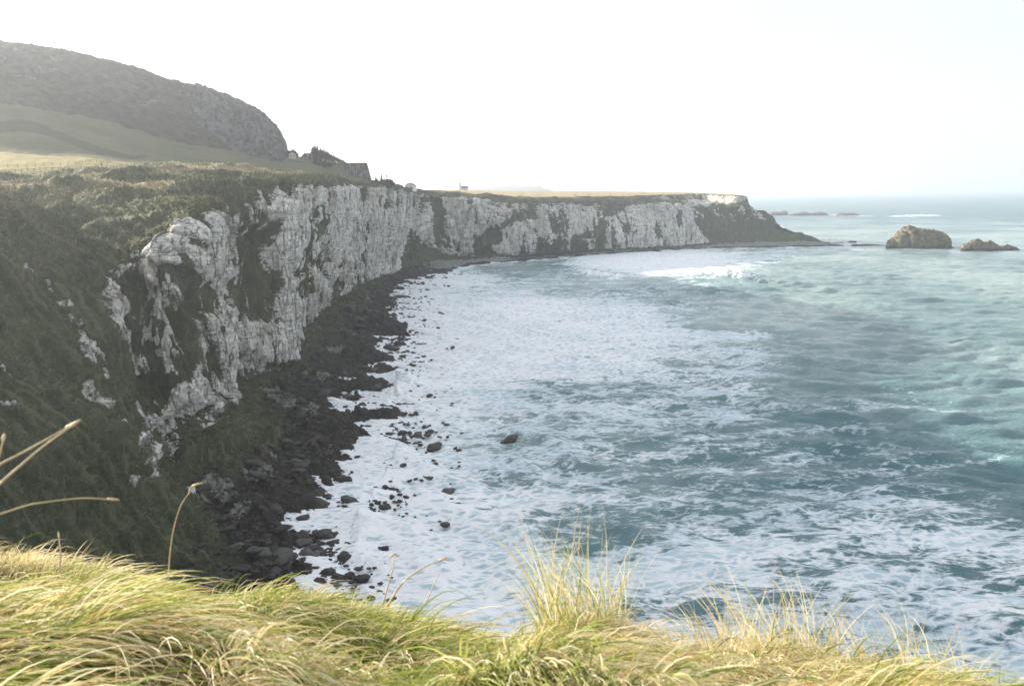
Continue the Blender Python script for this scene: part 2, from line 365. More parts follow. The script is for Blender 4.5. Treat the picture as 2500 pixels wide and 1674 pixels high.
# ------------------------------------------------------------------ the coast: cliffs, slopes and rock shelf (one lofted surface)
def W3(x, y, z): return np.array([x, y, z], float)
ST = [  # inland, crest, upper slope, cliff top, cliff foot, talus foot, waterline, sea bed
 [W3(-260,140,84), W3(-160,100,80), W3(-115,80,68), W3(-85,68,48), W3(-66,60,36), W3(-42,56,8), W3(-24,50,0), W3(-14,48,-6)],  # first three stations: unseen inland heights raised to shade the near sea
 [W3(-300,200,86), W3(-200,160,82), W3(-146,136,75), W3(-104,118,46), W3(-78,110,28), W3(-57,106,8), W3(-31,103,0), W3(-21,101,-6)],
 [W3(-330,330,78), W3(-195,275,84), W3(-138,205,72), W3(-95,165,41), W3(-69,152,26), W3(-49,144,4.5), W3(-36,142,0), W3(-26,140,-6)],
 [at(-60,470,400), at(0,430,330), at(0,560,230), at(235,690,208), at(395,1130,188), at(470,1200,175), at(800,1290,z=0), W3(-24,172,-6)],
 [at(330,440,470), at(350,408,390), at(430,452,300), at(470,515,228), at(478,1010,213), at(650,1092,z=3.5), at(900,1140,z=0), W3(-22,211,-6)],
 [at(430,430,480), at(420,405,400), at(540,444,330), at(585,490,292), at(588,925,270), at(640,955,z=6), at(945,1040,z=0), W3(-24,250,-6)],
 [at(570,430,520), at(560,412,440), at(640,432,370), at(690,450,322), at(688,888,304), at(745,890,z=5), at(930,940,z=0), W3(-34,305,-6)],
 [at(740,420,640), at(720,425,520), at(765,437,480), at(795,453,430), at(775,757,444), at(822,790,z=5), at(985,820,z=0), W3(-38,412,-6)],
 [at(860,440,740), at(850,433,640), at(868,443,600), at(882,452,562), at(872,692,564), at(908,716,z=5), at(962,745,z=0), W3(-58,540,-6)],
 [at(960,458,900), at(955,452,760), at(968,456,735), at(977,464,705), at(955,660,672), at(968,672,z=4), at(985,690,z=0), W3(-66,667,-6)],
 [at(1010,462,1200), at(1005,463,900), at(1005,468,868), at(1012,474,835), at(1012,598,800), at(1070,642,z=4), at(1112,660,z=0), W3(-38,770,-6)],
 [at(1100,464,1300), at(1100,468,960), at(1098,476,915), at(1098,484,895), at(1128,622,884), at(1142,638,z=3), at(1152,647,z=0), W3(-28,815,-6)],
 [at(1240,466,1350), at(1240,481,955), at(1240,486,925), at(1240,492,905), at(1242,620,887), at(1245,630,z=3), at(1252,639,z=0), W3(12,850,-6)],
 [at(1473,467,1450), at(1473,480,1060), at(1473,488,1010), at(1473,496,990), at(1474,606,972), at(1478,613,z=3), at(1484,620,z=0), W3(118,940,-6)],
 [at(1690,470,1350), at(1690,474,1200), at(1692,489,1192), at(1690,505,1064), at(1692,594,1045), at(1696,601,z=3), at(1702,608,z=0), W3(216,1010,-6)],
 [at(1780,474,1250), at(1800,477,1126), at(1801,496,1119), at(1799,535,1108), at(1801,586,1082), at(1812,595,1066), at(1826,605,z=0), W3(278,1030,-6)],
 [at(1785,474,1250), at(1822,480,1128), at(1829,499,1122), at(1834,530,1114), at(1840,586,1088), at(1848,595,1068), at(1860,605,z=0), W3(296,1032,-6)],
 [at(1780,490,1240), at(1832,512,1140), at(1850,517,1132), at(1868,537,1122), at(1872,583,1094), at(1880,593,1072), at(1886,605,z=0), W3(312,1033,-6)],
 [at(1790,496,1235), at(1850,517,1175), at(1877,521,1168), at(1894,551,1156), at(1900,581,1098), at(1906,593,1074), at(1914,604,z=0), W3(327,1035,-6)],
 [at(1820,530,1195), at(1872,553,1174), at(1898,557,1150), at(1945,572,1106), at(1968,579,1088), at(1980,592,1072), at(1985,603,z=0), W3(362,1040,-6)],
 [at(1850,545,1180), at(1900,560,1155), at(1945,570,1125), at(1988,579,1095), at(2003,588,1080), at(2024,596,1068), at(2040,602,z=0), W3(402,1060,-6)],
 [W3(300,1190,30), W3(315,1190,24), W3(335,1185,18), W3(352,1180,14), W3(365,1175,8), W3(385,1165,3), W3(396,1160,0), W3(420,1160,-6)],
 [W3(240,1290,62), W3(275,1290,60), W3(285,1290,50), W3(298,1285,40), W3(300,1285,10), W3(310,1290,3), W3(320,1295,0), W3(340,1300,-6)],
 [W3(100,1500,64), W3(150,1520,62), W3(155,1525,60), W3(160,1530,58), W3(164,1530,8), W3(170,1535,3), W3(180,1540,0), W3(200,1550,-6)],
]
ST = np.array(ST)                                             # (stations, 8, 3)
VK = np.array([0, .06, .20, .32, .72, .82, .96, 1.0])          # how the profile points share the v range
seg = np.linalg.norm(np.diff(ST[:, 5], axis=0), axis=1)
NU, NV = 1500, 420
UK = np.arange(len(ST), dtype=float)
# sample u in proportion to ground distance over viewing distance
dist = np.linalg.norm(ST[:, 4, :2], axis=1)
wgt = seg / (0.5 * (dist[1:] + dist[:-1])) ** .75
wgt[20:] *= .25; wgt[0] *= .5
cum = np.concatenate([[0], np.cumsum(wgt)]); cum /= cum[-1]
u = np.interp(np.linspace(0, 1, NU), cum, UK)
v = np.linspace(0, 1, NV)
def loft(ST, UK, VK, u, v):
    a = pchip(UK, ST, u)                                      # (NU, 8, 3)
    return np.swapaxes(pchip(VK, np.swapaxes(a, 0, 1), v), 0, 1)   # (NU, NV, 3)
P = loft(ST, UK, VK, u, v)
U2, V2 = np.meshgrid(u, v, indexing='ij')

def grid_normals(P):
    du = np.gradient(P, axis=0); dv = np.gradient(P, axis=1)
    n = np.cross(dv, du); n /= np.linalg.norm(n, axis=-1, keepdims=True) + 1e-9
    return n
N0 = grid_normals(P)
if np.mean(N0[:, NV // 2, 2]) < 0: N0 = -N0
nh = N0.copy(); nh[..., 2] *= .25; nh /= np.linalg.norm(nh, axis=-1, keepdims=True) + 1e-9
X, Y, Z = P[..., 0], P[..., 1], P[..., 2]
cliffm = sstep(.27, .35, V2) * (1 - sstep(.70, .78, V2)) * sstep(2.5, 3.1, U2 + .35 * noise3(X * .05, Y * .05, Z * .09)) * (1 - sstep(14.1, 14.6, U2))
slopem = sstep(.02, .12, V2) * (1 - sstep(.30, .36, V2))
talusm = sstep(.70, .74, V2) * (1 - sstep(.82, .86, V2))
shelfm = sstep(.80, .84, V2) * (1 - sstep(.97, 1.0, V2))
grassy = np.clip(1 - sstep(2.2, 3.2, U2), 0, 1) * sstep(.05, .15, V2) * (1 - sstep(.80, .84, V2))

EDITS = []      # polygons in (u, v): kind, strength, vertices   -- filled below
EDITS += [
 ('rock', 1, [(3.508, 0.2912), (3.604, 0.2912), (3.723, 0.3389), (3.747, 0.3222), (3.855, 0.3055), (4.104, 0.3174), (4.518, 0.3294), (4.518, 0.3699), (4.758, 0.3771), (4.835, 0.4511), (4.777, 0.4797), (4.681, 0.4869), (4.537, 0.463), (4.518, 0.4272), (4.326, 0.4511), (4.479, 0.4797), (4.277, 0.4773), (3.986, 0.463), (3.723, 0.4248), (3.676, 0.4368), (3.819, 0.4797), (3.687, 0.506), (3.592, 0.4726), (3.556, 0.4368), (3.412, 0.3938), (3.436, 0.3461)]),
 ('rock', 1, [(3.831, 0.5227), (4.22, 0.5418), (4.393, 0.5776), (4.402, 0.6492), (4.402, 0.6897), (4.249, 0.7064), (3.891, 0.6993), (3.484, 0.6492), (3.52, 0.6158), (3.747, 0.6325), (3.927, 0.5943)]),
 ('rock', 1, [(3.042, 0.315), (3.233, 0.3413), (3.089, 0.3842), (2.874, 0.4248), (2.79, 0.4081), (2.85, 0.3652), (2.898, 0.3317)]),
 ('rock', 0.9, [(2.681, 0.327), (2.79, 0.3437), (2.705, 0.3628), (2.657, 0.3484)]),
 ('rock', 0.9, [(3.305, 0.2792), (3.293, 0.2983), (3.245, 0.3126), (3.245, 0.2912)]),
 ('rock', 0.9, [(3.448, 0.2768), (3.472, 0.2912), (3.4, 0.315), (3.377, 0.3007)]),
 ('rock', 1, [(4.575, 0.5394), (4.883, 0.5346), (4.921, 0.5632), (5.16, 0.599), (5.035, 0.6921), (4.729, 0.6778), (4.614, 0.6253), (4.604, 0.5609)]),
 ('rock', 1, [(5.16, 0.5704), (6.011, 0.6038), (6.011, 0.6993), (5.459, 0.6754), (5.16, 0.6492)]),
 ('rock', 1, [(5.758, 0.3007), (5.97, 0.3556), (6.144, 0.4511), (6.032, 0.5084), (5.846, 0.4916), (5.796, 0.432), (5.484, 0.4248), (5.609, 0.4129), (5.272, 0.3437), (5.384, 0.3174), (5.671, 0.389)]),
 ('rock', 0.9, [(5.696, 0.3484), (5.958, 0.3484), (5.995, 0.401), (6.137, 0.4033), (6.291, 0.3484), (6.591, 0.3246), (6.626, 0.3938), (6.571, 0.4344), (6.598, 0.4773), (6.612, 0.5322), (6.438, 0.5274), (6.291, 0.4893), (6.102, 0.4606), (5.821, 0.4224)]),
 ('rock', 0.9, [(6.906, 0.3198), (7.346, 0.2959), (7.578, 0.2983), (7.927, 0.327), (7.968, 0.4129), (8.171, 0.4224), (8.293, 0.463), (8.431, 0.4702), (8.569, 0.4463), (8.768, 0.4463), (9.082, 0.4153), (9.513, 0.5561), (9.504, 0.6611), (9.236, 0.6921), (9.092, 0.7589), (8.293, 0.673), (7.845, 0.6659), (7.291, 0.5537), (7.052, 0.4749), (6.948, 0.3962)]),
 ('rock', 0.9, [(7.216, 0.5895), (7.653, 0.6205), (7.688, 0.6587), (7.27, 0.6229)]),
 ('rock', 1, [(10.745, 0.2816), (11.334, 0.0788), (11.783, 0.1814), (11.833, 0.4105), (11.808, 0.4916), (11.584, 0.5752), (11.285, 0.642), (11.11, 0.5871), (10.98, 0.5131), (10.812, 0.4678)]),
 ('rock', 1, [(11.883, 0.3437), (12.034, 0.3365), (12.024, 0.4582), (11.883, 0.4773)]),
 ('rock', 0.9, [(11.634, 0.642), (11.933, 0.6205), (12.055, 0.599), (12.044, 0.7017), (11.659, 0.6993)]),
 ('rock', 0.8, [(10.273, 0.42), (10.509, 0.401), (10.475, 0.5919), (10.273, 0.6826), (10.105, 0.6516)]),
 ('rock', 1, [(11.758, 0.358), (11.858, 0.401), (12.013, 0.3484), (12.034, 0.4535), (11.858, 0.5298), (11.733, 0.5394)]),
 ('rock', 1, [(12.332, 0.3365), (12.538, 0.3317), (12.569, 0.4177), (12.507, 0.5322), (12.569, 0.5728), (12.507, 0.6492), (12.363, 0.5776), (12.353, 0.5298), (12.353, 0.7064), (11.883, 0.6897), (11.883, 0.5394), (12.034, 0.4916), (12.312, 0.4726)]),
 ('rock', 1, [(12.61, 0.3747), (12.672, 0.327), (12.754, 0.3723), (12.898, 0.3866), (12.929, 0.463), (12.878, 0.5465), (12.795, 0.506), (12.785, 0.5656), (12.651, 0.5752), (12.631, 0.4415)]),
 ('rock', 1, [(13.013, 0.463), (13.151, 0.4248), (13.426, 0.284), (13.782, 0.327), (14.001, 0.3341), (14.001, 0.5251), (13.771, 0.6444), (13.426, 0.7542), (13.013, 0.7279), (12.981, 0.5919)]),
 ('rock', 0.7, [(12.878, 0.0525), (13.644, 0.0811), (13.644, 0.2243), (13.277, 0.1981), (12.919, 0.0859)]),
 ('rock', 1, [(14.206, 0.1026), (14.614, 0.0955), (16.073, 0.0549), (16.55, 0.0501), (14.563, 0.2291), (13.92, 0.315), (13.909, 0.2363), (14.18, 0.2363)]),
 ('green', 1, [(4.777, 0.3962), (5.758, 0.4296), (5.846, 0.4964), (5.958, 0.5489), (5.709, 0.5823), (5.122, 0.5656), (4.912, 0.5346), (4.777, 0.4893), (4.864, 0.4463)]),
 ('green', 1, [(3.221, 0.3389), (3.365, 0.3652), (3.52, 0.4368), (3.424, 0.4702), (3.424, 0.5274), (3.448, 0.6134), (2.994, 0.5442), (3.077, 0.4558), (3.042, 0.4081)]),
 ('green', 1, [(4.46, 0.5632), (4.614, 0.6205), (4.768, 0.6635), (4.431, 0.6587), (4.431, 0.6038)]),
 ('green', 1, [(4.547, 0.4224), (4.671, 0.432), (4.71, 0.4726), (4.604, 0.5012), (4.777, 0.5322), (4.527, 0.537), (4.547, 0.4821)]),
 ('green', 0.8, [(3.711, 0.3914), (3.963, 0.463), (4.249, 0.5084), (4.191, 0.5274), (3.711, 0.5084), (3.819, 0.4797), (3.676, 0.432)]),
 ('green', 1, [(5.945, 0.3198), (6.277, 0.3222), (6.165, 0.3652), (6.109, 0.401), (5.995, 0.3962), (5.97, 0.3628)]),
 ('green', 1, [(6.55, 0.4344), (6.752, 0.4368), (6.717, 0.463), (6.584, 0.4582)]),
 ('green', 1, [(7.004, 0.5131), (7.305, 0.5632), (7.394, 0.5943), (7.106, 0.5561), (6.99, 0.5274)]),
 ('green', 1, [(8.569, 0.4105), (8.798, 0.4177), (8.76, 0.4368), (8.561, 0.4415)]),
 ('green', 1, [(8.255, 0.3819), (8.385, 0.4033), (8.316, 0.4535)]),
 ('green', 1, [(7.927, 0.3484), (8.14, 0.3198), (8.132, 0.4033), (7.995, 0.4033)]),
 ('green', 1, [(7.537, 0.3771), (7.66, 0.3986), (7.578, 0.4057)]),
 ('green', 1, [(6.403, 0.494), (6.731, 0.5084), (7.093, 0.5489), (7.12, 0.5943), (6.759, 0.5442), (6.515, 0.5561), (6.34, 0.537), (6.207, 0.5107)]),
 ('green', 1, [(6.2, 0.5442), (6.78, 0.5609), (6.822, 0.6181), (6.249, 0.5704)]),
 ('green', 1, [(9.58, 0.5752), (10.172, 0.6611), (10.576, 0.7589), (10.341, 0.8449), (9.771, 0.9523), (8.898, 0.8926), (9.283, 0.7017), (9.504, 0.6611)]),
 ('green', 1, [(10.071, 0.3866), (10.307, 0.3532), (10.341, 0.4511), (10.139, 0.537)]),
 ('green', 1, [(10.509, 0.3795), (10.711, 0.3413), (10.778, 0.4702), (10.846, 0.5465), (10.61, 0.5919), (10.509, 0.5227)]),
 ('green', 1, [(11.31, 0.642), (11.908, 0.4916), (12.055, 0.4511), (12.055, 0.5084), (11.908, 0.5394), (11.933, 0.6014), (11.659, 0.642), (11.384, 0.6754)]),
 ('green', 1, [(12.25, 0.2172), (12.353, 0.284), (12.312, 0.4726), (12.034, 0.4916), (11.908, 0.5036), (12.055, 0.4224), (12.229, 0.3938)]),
 ('green', 1, [(12.569, 0.4057), (12.61, 0.4415), (12.651, 0.5346), (12.641, 0.5847), (12.569, 0.5943), (12.538, 0.4845)]),
 ('green', 1, [(12.795, 0.506), (12.898, 0.5465), (12.981, 0.463), (13.013, 0.4964), (12.96, 0.6158), (12.754, 0.611), (12.692, 0.5847), (12.795, 0.568)]),
 ('green', 1, [(12.518, 0.6014), (12.96, 0.6158), (12.96, 0.7613), (12.374, 0.7375), (12.363, 0.5776), (12.476, 0.5609), (12.487, 0.6348)]),
 ('green', 1, [(12.888, 0.1957), (13.277, 0.1981), (13.151, 0.4248), (13.047, 0.4511), (12.929, 0.463), (12.908, 0.3866)]),
 ('green', 1, [(11.758, 0.0501), (12.888, 0.074), (13.507, 0.222), (13.932, 0.2745), (13.311, 0.3294), (12.878, 0.3699), (12.569, 0.3294), (11.758, 0.3341)]),
 ('green', 1, [(14.027, 0.4511), (15.351, 0.3628), (20.008, 0.2196), (17.036, 0.7661), (14.333, 0.6921), (14.052, 0.5513)]),
 ('green', 0.8, [(14.563, 0.2291), (16.741, 0.0549), (15.889, 0.3174), (14.691, 0.3413), (14.538, 0.2983)]),
 ('green', 0.8, [(2.693, 0.3675), (2.777, 0.4105), (2.886, 0.432), (2.982, 0.4893), (3.209, 0.599), (2.934, 0.5704), (2.513, 0.5107), (2.573, 0.3962)]),
 ('green', 1, [(4.518, 0.3055), (5.285, 0.2768), (5.309, 0.3556), (5.609, 0.4153), (5.546, 0.4272), (4.787, 0.4033), (4.739, 0.3723)]),
 ('green', 1, [(3.604, 0.3079), (3.807, 0.3055), (3.915, 0.2959), (4.508, 0.3126), (4.518, 0.3294), (3.855, 0.3079), (3.735, 0.3222), (3.699, 0.3341)]),
 ('green', 1, [(3.544, 0.6778), (4.297, 0.6897), (4.816, 0.7017), (4.806, 0.8138), (4.45, 0.8401), (3.951, 0.8234), (3.783, 0.79), (3.185, 0.7518)]),
 ('green', 1, [(6.403, 0.7589), (6.955, 0.7709), (7.257, 0.8329), (7.058, 0.8449), (6.717, 0.821), (6.361, 0.8234), (6.13, 0.8544), (6.025, 0.8162)]),
 ('push', 4, [(3.544, 0.6778), (4.297, 0.6897), (4.816, 0.7017), (4.806, 0.8138), (4.45, 0.8401), (3.951, 0.8234), (3.783, 0.79), (3.185, 0.7518)]),
 ('push', 2.5, [(3.52, 0.2936), (3.723, 0.3389), (3.855, 0.3055), (4.518, 0.3294), (4.758, 0.3771), (4.835, 0.4511), (4.681, 0.4869), (4.277, 0.4773), (3.819, 0.4797), (3.687, 0.506), (3.556, 0.4368), (3.412, 0.3938)]),
 ('push', 2, [(3.831, 0.5227), (4.22, 0.5418), (4.402, 0.6492), (4.402, 0.6897), (3.891, 0.6993), (3.484, 0.6492)]),
 ('push', 2, [(4.575, 0.5394), (4.883, 0.5346), (5.16, 0.599), (5.035, 0.6921), (4.729, 0.6778), (4.604, 0.5609)]),
 ('push', 2, [(5.758, 0.3007), (5.97, 0.3556), (6.144, 0.4511), (6.032, 0.5084), (5.846, 0.4916), (5.796, 0.432)]),
 ('push', -4, [(4.854, 0.3986), (5.758, 0.4296), (5.846, 0.4964), (5.709, 0.5823), (5.122, 0.5656), (4.912, 0.4916)]),
 ('push', -3, [(3.233, 0.3413), (3.365, 0.3652), (3.508, 0.4344), (3.424, 0.4702), (3.424, 0.5274), (3.448, 0.6134), (2.994, 0.5442), (3.077, 0.4558), (3.054, 0.4105)]),
 ('gravel', 1, [(4.912, 0.8019), (5.16, 0.8377), (5.085, 0.8759), (4.883, 0.8759), (4.662, 0.8234)]),
 ('gravel', 0.9, [(5.609, 0.778), (5.584, 0.8353), (5.484, 0.8377), (5.497, 0.7947)]),
 ('gravel', 0.8, [(3.197, 0.8115), (3.4, 0.8305), (3.173, 0.8783), (3.006, 0.8711), (3.018, 0.8258)]),
 ('gravel', 0.8, [(3.568, 0.821), (3.58, 0.8687), (3.496, 0.8926), (3.365, 0.8592)]),
 ('straw', 1, [(3.52, 0.136), (3.903, 0.1838), (4.066, 0.1838), (3.807, 0.21), (3.568, 0.1551)]),  # dry grass, with sunlight along the crest put into its colour
 ('straw', 1, [(4.729, 0.0764), (5.634, 0.1217), (6.333, 0.1193), (7.031, 0.0955), (6.822, 0.1957), (5.833, 0.1742), (4.758, 0.1193)]),
 ('straw', 0.8, [(3.03, 0.1098), (3.137, 0.1193), (3.137, 0.1313), (3.042, 0.1217)]),
]


def poly_mask(poly, soft_u=.05, soft_v=.012):
    """soft inside-ness of a polygon given in (u, v)"""
    p = np.asarray(poly, float); q = np.stack([U2 / soft_u, V2 / soft_v], -1); p = p / (soft_u, soft_v)
    lo, hi = p.min(0) - 3, p.max(0) + 3
    m = (q[..., 0] > lo[0]) & (q[..., 0] < hi[0]) & (q[..., 1] > lo[1]) & (q[..., 1] < hi[1])
    out = np.zeros(U2.shape, np.float32)
    if not m.any(): return out
    s = q[m]; inside = np.zeros(len(s), bool); dmin = np.full(len(s), 1e9)
    for a, b in zip(p, np.roll(p, -1, 0)):
        cond = (a[1] > s[:, 1]) != (b[1] > s[:, 1])
        xin = (b[0] - a[0]) * (s[:, 1] - a[1]) / (b[1] - a[1] + 1e-12) + a[0]
        inside ^= cond & (s[:, 0] < xin)
        ab = b - a; t = np.clip(((s - a) @ ab) / (ab @ ab + 1e-9), 0, 1)
        dmin = np.minimum(dmin, np.linalg.norm(s - a - t[:, None] * ab, axis=1))
    out[m] = np.clip(.5 + np.where(inside, dmin, -dmin) * .5, 0, 1)
    return out

wall = np.zeros(U2.shape, np.float32); green = wall.copy(); straw_lit = wall.copy(); gravelm = wall.copy(); pull = wall.copy()
for kind, amt, poly in EDITS:
    m = poly_mask(poly) * amt
    if kind == 'rock': wall = np.maximum(wall, m)
    elif kind == 'green': green = np.maximum(green, m)
    elif kind == 'straw': straw_lit = np.maximum(straw_lit, m)
    elif kind == 'gravel': gravelm = np.maximum(gravelm, m)
    elif kind == 'push': pull = pull + m

wall *= np.where(U2 < 9, sstep(.315, .36, V2), 1)
# relief: vertical buttresses and clefts on the cliffs, folds on the turf, rough rock on the shelf
n_big = fbm(X * .030, Y * .030, Z * .010, 3, .5, 3.1)
n_mid = fbm(X * .10, Y * .10, Z * .022, 4, .52, 11.0)
rib = 1 - np.abs(fbm(X * .16, Y * .16, Z * .03, 4, .55, 21.0)) * 2.0
n_fin = fbm(X * .5, Y * .5, Z * .16, 4, .58, 31.0)
bedz = Z + 1.2 * n_mid + .02 * X
ledge = (bedz / 5.2 - np.floor(bedz / 5.2)); ledge = sstep(0, .25, ledge) - ledge
step2 = np.round(fbm(X * .22, Y * .22, Z * .09, 3, .5, 61.0) * 3.2) / 3.2
far = np.clip(np.hypot(X, Y) / 600, .3, 1.5)
cliff2 = np.maximum(cliffm, sstep(13.2, 13.8, U2) * sstep(.05, .08, V2) * (1 - sstep(.32, .40, V2)) * (1 - sstep(18.3, 19, U2)))
cliffd = np.maximum(cliffm, cliff2 * .6)
wx_, wy_ = X + 2.5 * n_mid, Y + 2.5 * n_big
_, g1, i1 = worley(wx_ * .115, wy_ * .115, Z * .030, 1)
_, g2, i2 = worley(wx_ * .26, wy_ * .26, Z * .034 + .1 * X, 2)
_, g4, i4 = worley(wx_ * .62, wy_ * .62, Z * .10, 4)
relief = 4.4 * n_big + 1.1 * n_mid + 1.6 * rib + .22 * n_fin + .40 * ledge + 5.0 * (i1 - .5) + 2.4 * (i2 - .5) + .7 * (i4 - .5) - 1.6 * np.exp(-g1 / .06) - .7 * np.exp(-g2 / .07)
relief += (wall - green) * 1.6
relief *= np.where(U2 > 13, 1 - .62 * sstep(13, 14.5, U2), 1)
dcl = cliffd * relief
cav = relief - blur(relief, 14, 14)                            # >0 on ribs, <0 in clefts
cavs = relief - blur(relief, 4, 4)
fold = fbm((X * .8 + Z * .6) * .06, Y * .085, Z * .02, 4, .55, 41.0)
hump = fbm(X * .25, Y * .25, Z * .25, 4, .6, 51.0); fall = fbm(U2 * 26 + 1.2 * fold, V2 * 9 + .8 * n_mid, 0 * X, 4, .58, 57.0)
outcrop = grassy * sstep(.36, .60, fbm(X * .05, Y * .05, Z * .07, 4, .55, 120.))
dsl = np.clip(slopem + grassy, 0, 1) * (3.0 * fold + 2.4 * fbm(X * .03 + Z * .02, Y * .035, 0 * Z, 2, .5, 130.) + .45 * hump + .55 * fall + outcrop * (1.2 + 1.4 * n_fin))
dsl += talusm * (1.6 * fold + 1.3 * hump + .6)
fade_in = sstep(0.0, .05, V2)
P = P + nh * (dcl * fade_in + pull * sstep(.32, .39, V2))[..., None] + N0 * ((dsl) * fade_in)[..., None]
rk = fbm(X * .11, Y * .11, 0 * X, 3, .5, 71.0); rk2 = np.abs(fbm(X * .35, Y * .35, 0 * X, 4, .55, 81.0))
lowf = fbm(X * .045, Y * .045, 0 * X, 2, .5, 75.0)
_, g3, i3 = worley(X * .30 + rk, Y * .30 - rk, 0 * X, 3)
shore = sstep(.84, .93, V2)
P[..., 2] += shelfm * np.where(U2 < 9.3, 1, .35) * (1.6 * rk + 1.8 * (.35 - rk2) + 2.2 * (i3 - .42) - .9 * np.exp(-g3 / .08) + shore * (4.4 * lowf - 1.0))
for _ in range(1):
    N1 = grid_normals(P)
    if np.mean(N1[:, NV // 2, 2]) < 0: N1 = -N1
X, Y, Z = P[..., 0], P[..., 1], P[..., 2]
steep = 1 - sstep(.30, .72, N1[..., 2])                        # 1 on walls
veg = 1 - cliff2 * (.30 + .70 * steep)
patch = fbm(X * .045, Y * .045, Z * .030, 4, .55, 91.0)
rag = .34 * n_mid + .30 * n_fin + .25 * fbm(X * .25, Y * .25, Z * .05, 4, .6, 95.0)
veg = np.maximum(veg, cliff2 * sstep(-.25, .55, patch + rag - .22 * cav + .16 * (1 - sstep(5, 8, U2))) * .95)
veg = np.clip(veg + rag * .6 * cliff2 - wall * .42 * cliff2 + green * (.72 + .9 * rag) - np.clip(cav, -1, 1.5) * .16 * cliff2, 0, 1)
veg = np.where(U2 < 9.2, np.maximum(veg, 1 - sstep(.300, .335, V2 + .03 * n_mid + .02 * n_fin)), veg)
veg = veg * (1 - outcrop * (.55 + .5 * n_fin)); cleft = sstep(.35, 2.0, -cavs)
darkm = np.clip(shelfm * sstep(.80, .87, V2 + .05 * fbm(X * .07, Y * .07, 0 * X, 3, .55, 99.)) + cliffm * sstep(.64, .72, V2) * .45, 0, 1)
darkm = np.maximum(darkm, cliff2 * cleft * .62)  # clefts painted darker, shade put into the colour
darkm = np.maximum(darkm, outcrop * .46)
darkm *= np.where(U2 > 9.5, np.clip(sstep(.88, .95, V2), 0, 1), 1)
darkm = np.maximum(darkm, 1 - sstep(0.4, 1.8, Z) if True else 0)
gravelm = np.maximum(gravelm, shelfm * (1 - sstep(.88, .93, V2)) * sstep(.28, .6, fbm(X * .06, Y * .06, 0 * X, 3, .55, 108.)) * .8)
gravelm = np.clip(np.maximum(gravelm, np.where((U2 > 9.6) & (V2 > .80), .75 * (1 - sstep(.90, .95, V2)), 0)), 0, 1)
straw_lit = np.clip(straw_lit + .55 * sstep(.0, .5, fbm(X * .05, Y * .05, Z * .05, 3, .5, 5.0)) * slopem * (1 - sstep(.10, .22, V2)), 0, 1)
plateau = (V2 < .06) & (U2 > 9.8)
straw_lit = np.where(plateau, 1.0, straw_lit); 
me = mesh_np('coast', P, grid_faces(NU, NV)[:, ::-1], {'veg': veg.ravel(), 'dark': darkm.ravel(), 'straw': straw_lit.ravel(), 'gravel': gravelm.ravel(), 'fall': fall.ravel(), 'cav': np.clip(cav * .25 + .5, 0, 1).ravel()})
tag(link('coast_terrain', me, M_COAST), 'chalk sea cliffs with green turf slopes and a dark rock shelf round the bay', 'cliff', kind='structure')

def unit(a): return a / (np.linalg.norm(a, axis=-1, keepdims=True) + 1e-9)
def blade_mesh(name, base, d0, d1, L, w, c0, c1, seg=6, seed=0, max_rise=None):
    """flat tapering blades: start along d0 and curve over towards d1"""
    n = len(base); g_ = np.random.default_rng(seed); t_ = np.linspace(0, 1, seg)
    ln = L[:, None, None] * t_[None, :, None]
    k = (t_ ** 1.4 * .75)[None, :, None]
    dirs = unit(d0[:, None] * (1 - k) + d1[:, None] * k)
    step = np.diff(ln, axis=1) * .5 * (dirs[:, 1:] + dirs[:, :-1])
    pts = np.concatenate([base[:, None], base[:, None] + np.cumsum(step, 1)], 1)
    if max_rise is not None:                                     # leave out the odd blade that would stick up alone
        kp_ = (pts[..., 2].max(1) - base[:, 2]) < max_rise; pts, dirs, base, w, c0, c1 = pts[kp_], dirs[kp_], base[kp_], w[kp_], c0[kp_], c1[kp_]; n = len(base)
    side = unit(np.cross(dirs, unit(g_.normal(size=(n, 3)) + np.array([0, -3.2, .5]))[:, None]))
    wd = w[:, None, None] * (1 - t_ ** 2.2 * .93)[None, :, None] * .5
    vs_ = np.stack([pts - side * wd, pts + side * wd], 2).reshape(n, seg * 2, 3)
    q = np.arange(seg - 1); f1 = np.stack([2*q, 2*q+1, 2*q+3, 2*q+2], 1)
    f_ = (np.arange(n) * seg * 2)[:, None, None] + f1[None]
    tc = (t_ ** .8)[None, :, None]; col = c0[:, None] * (1 - tc) + c1[:, None] * tc
    col = np.repeat(col[:, :, None], 2, 2).reshape(-1, 3)
    return mesh_np(name, vs_.reshape(-1, 3), f_.reshape(-1, 4), {'col': col}, smooth=True)

STRAW, PALE, GREEN, YGREEN, BROWN = (np.array(c) for c in ((.74,.60,.36),(.86,.78,.58),(.15,.23,.045),(.40,.43,.12),(.40,.26,.13)))
def pick(g_, n, probs, cols):
    i = g_.choice(len(cols), n, p=probs); return np.array(cols)[i] * g_.uniform(.75, 1.15, (n, 1))

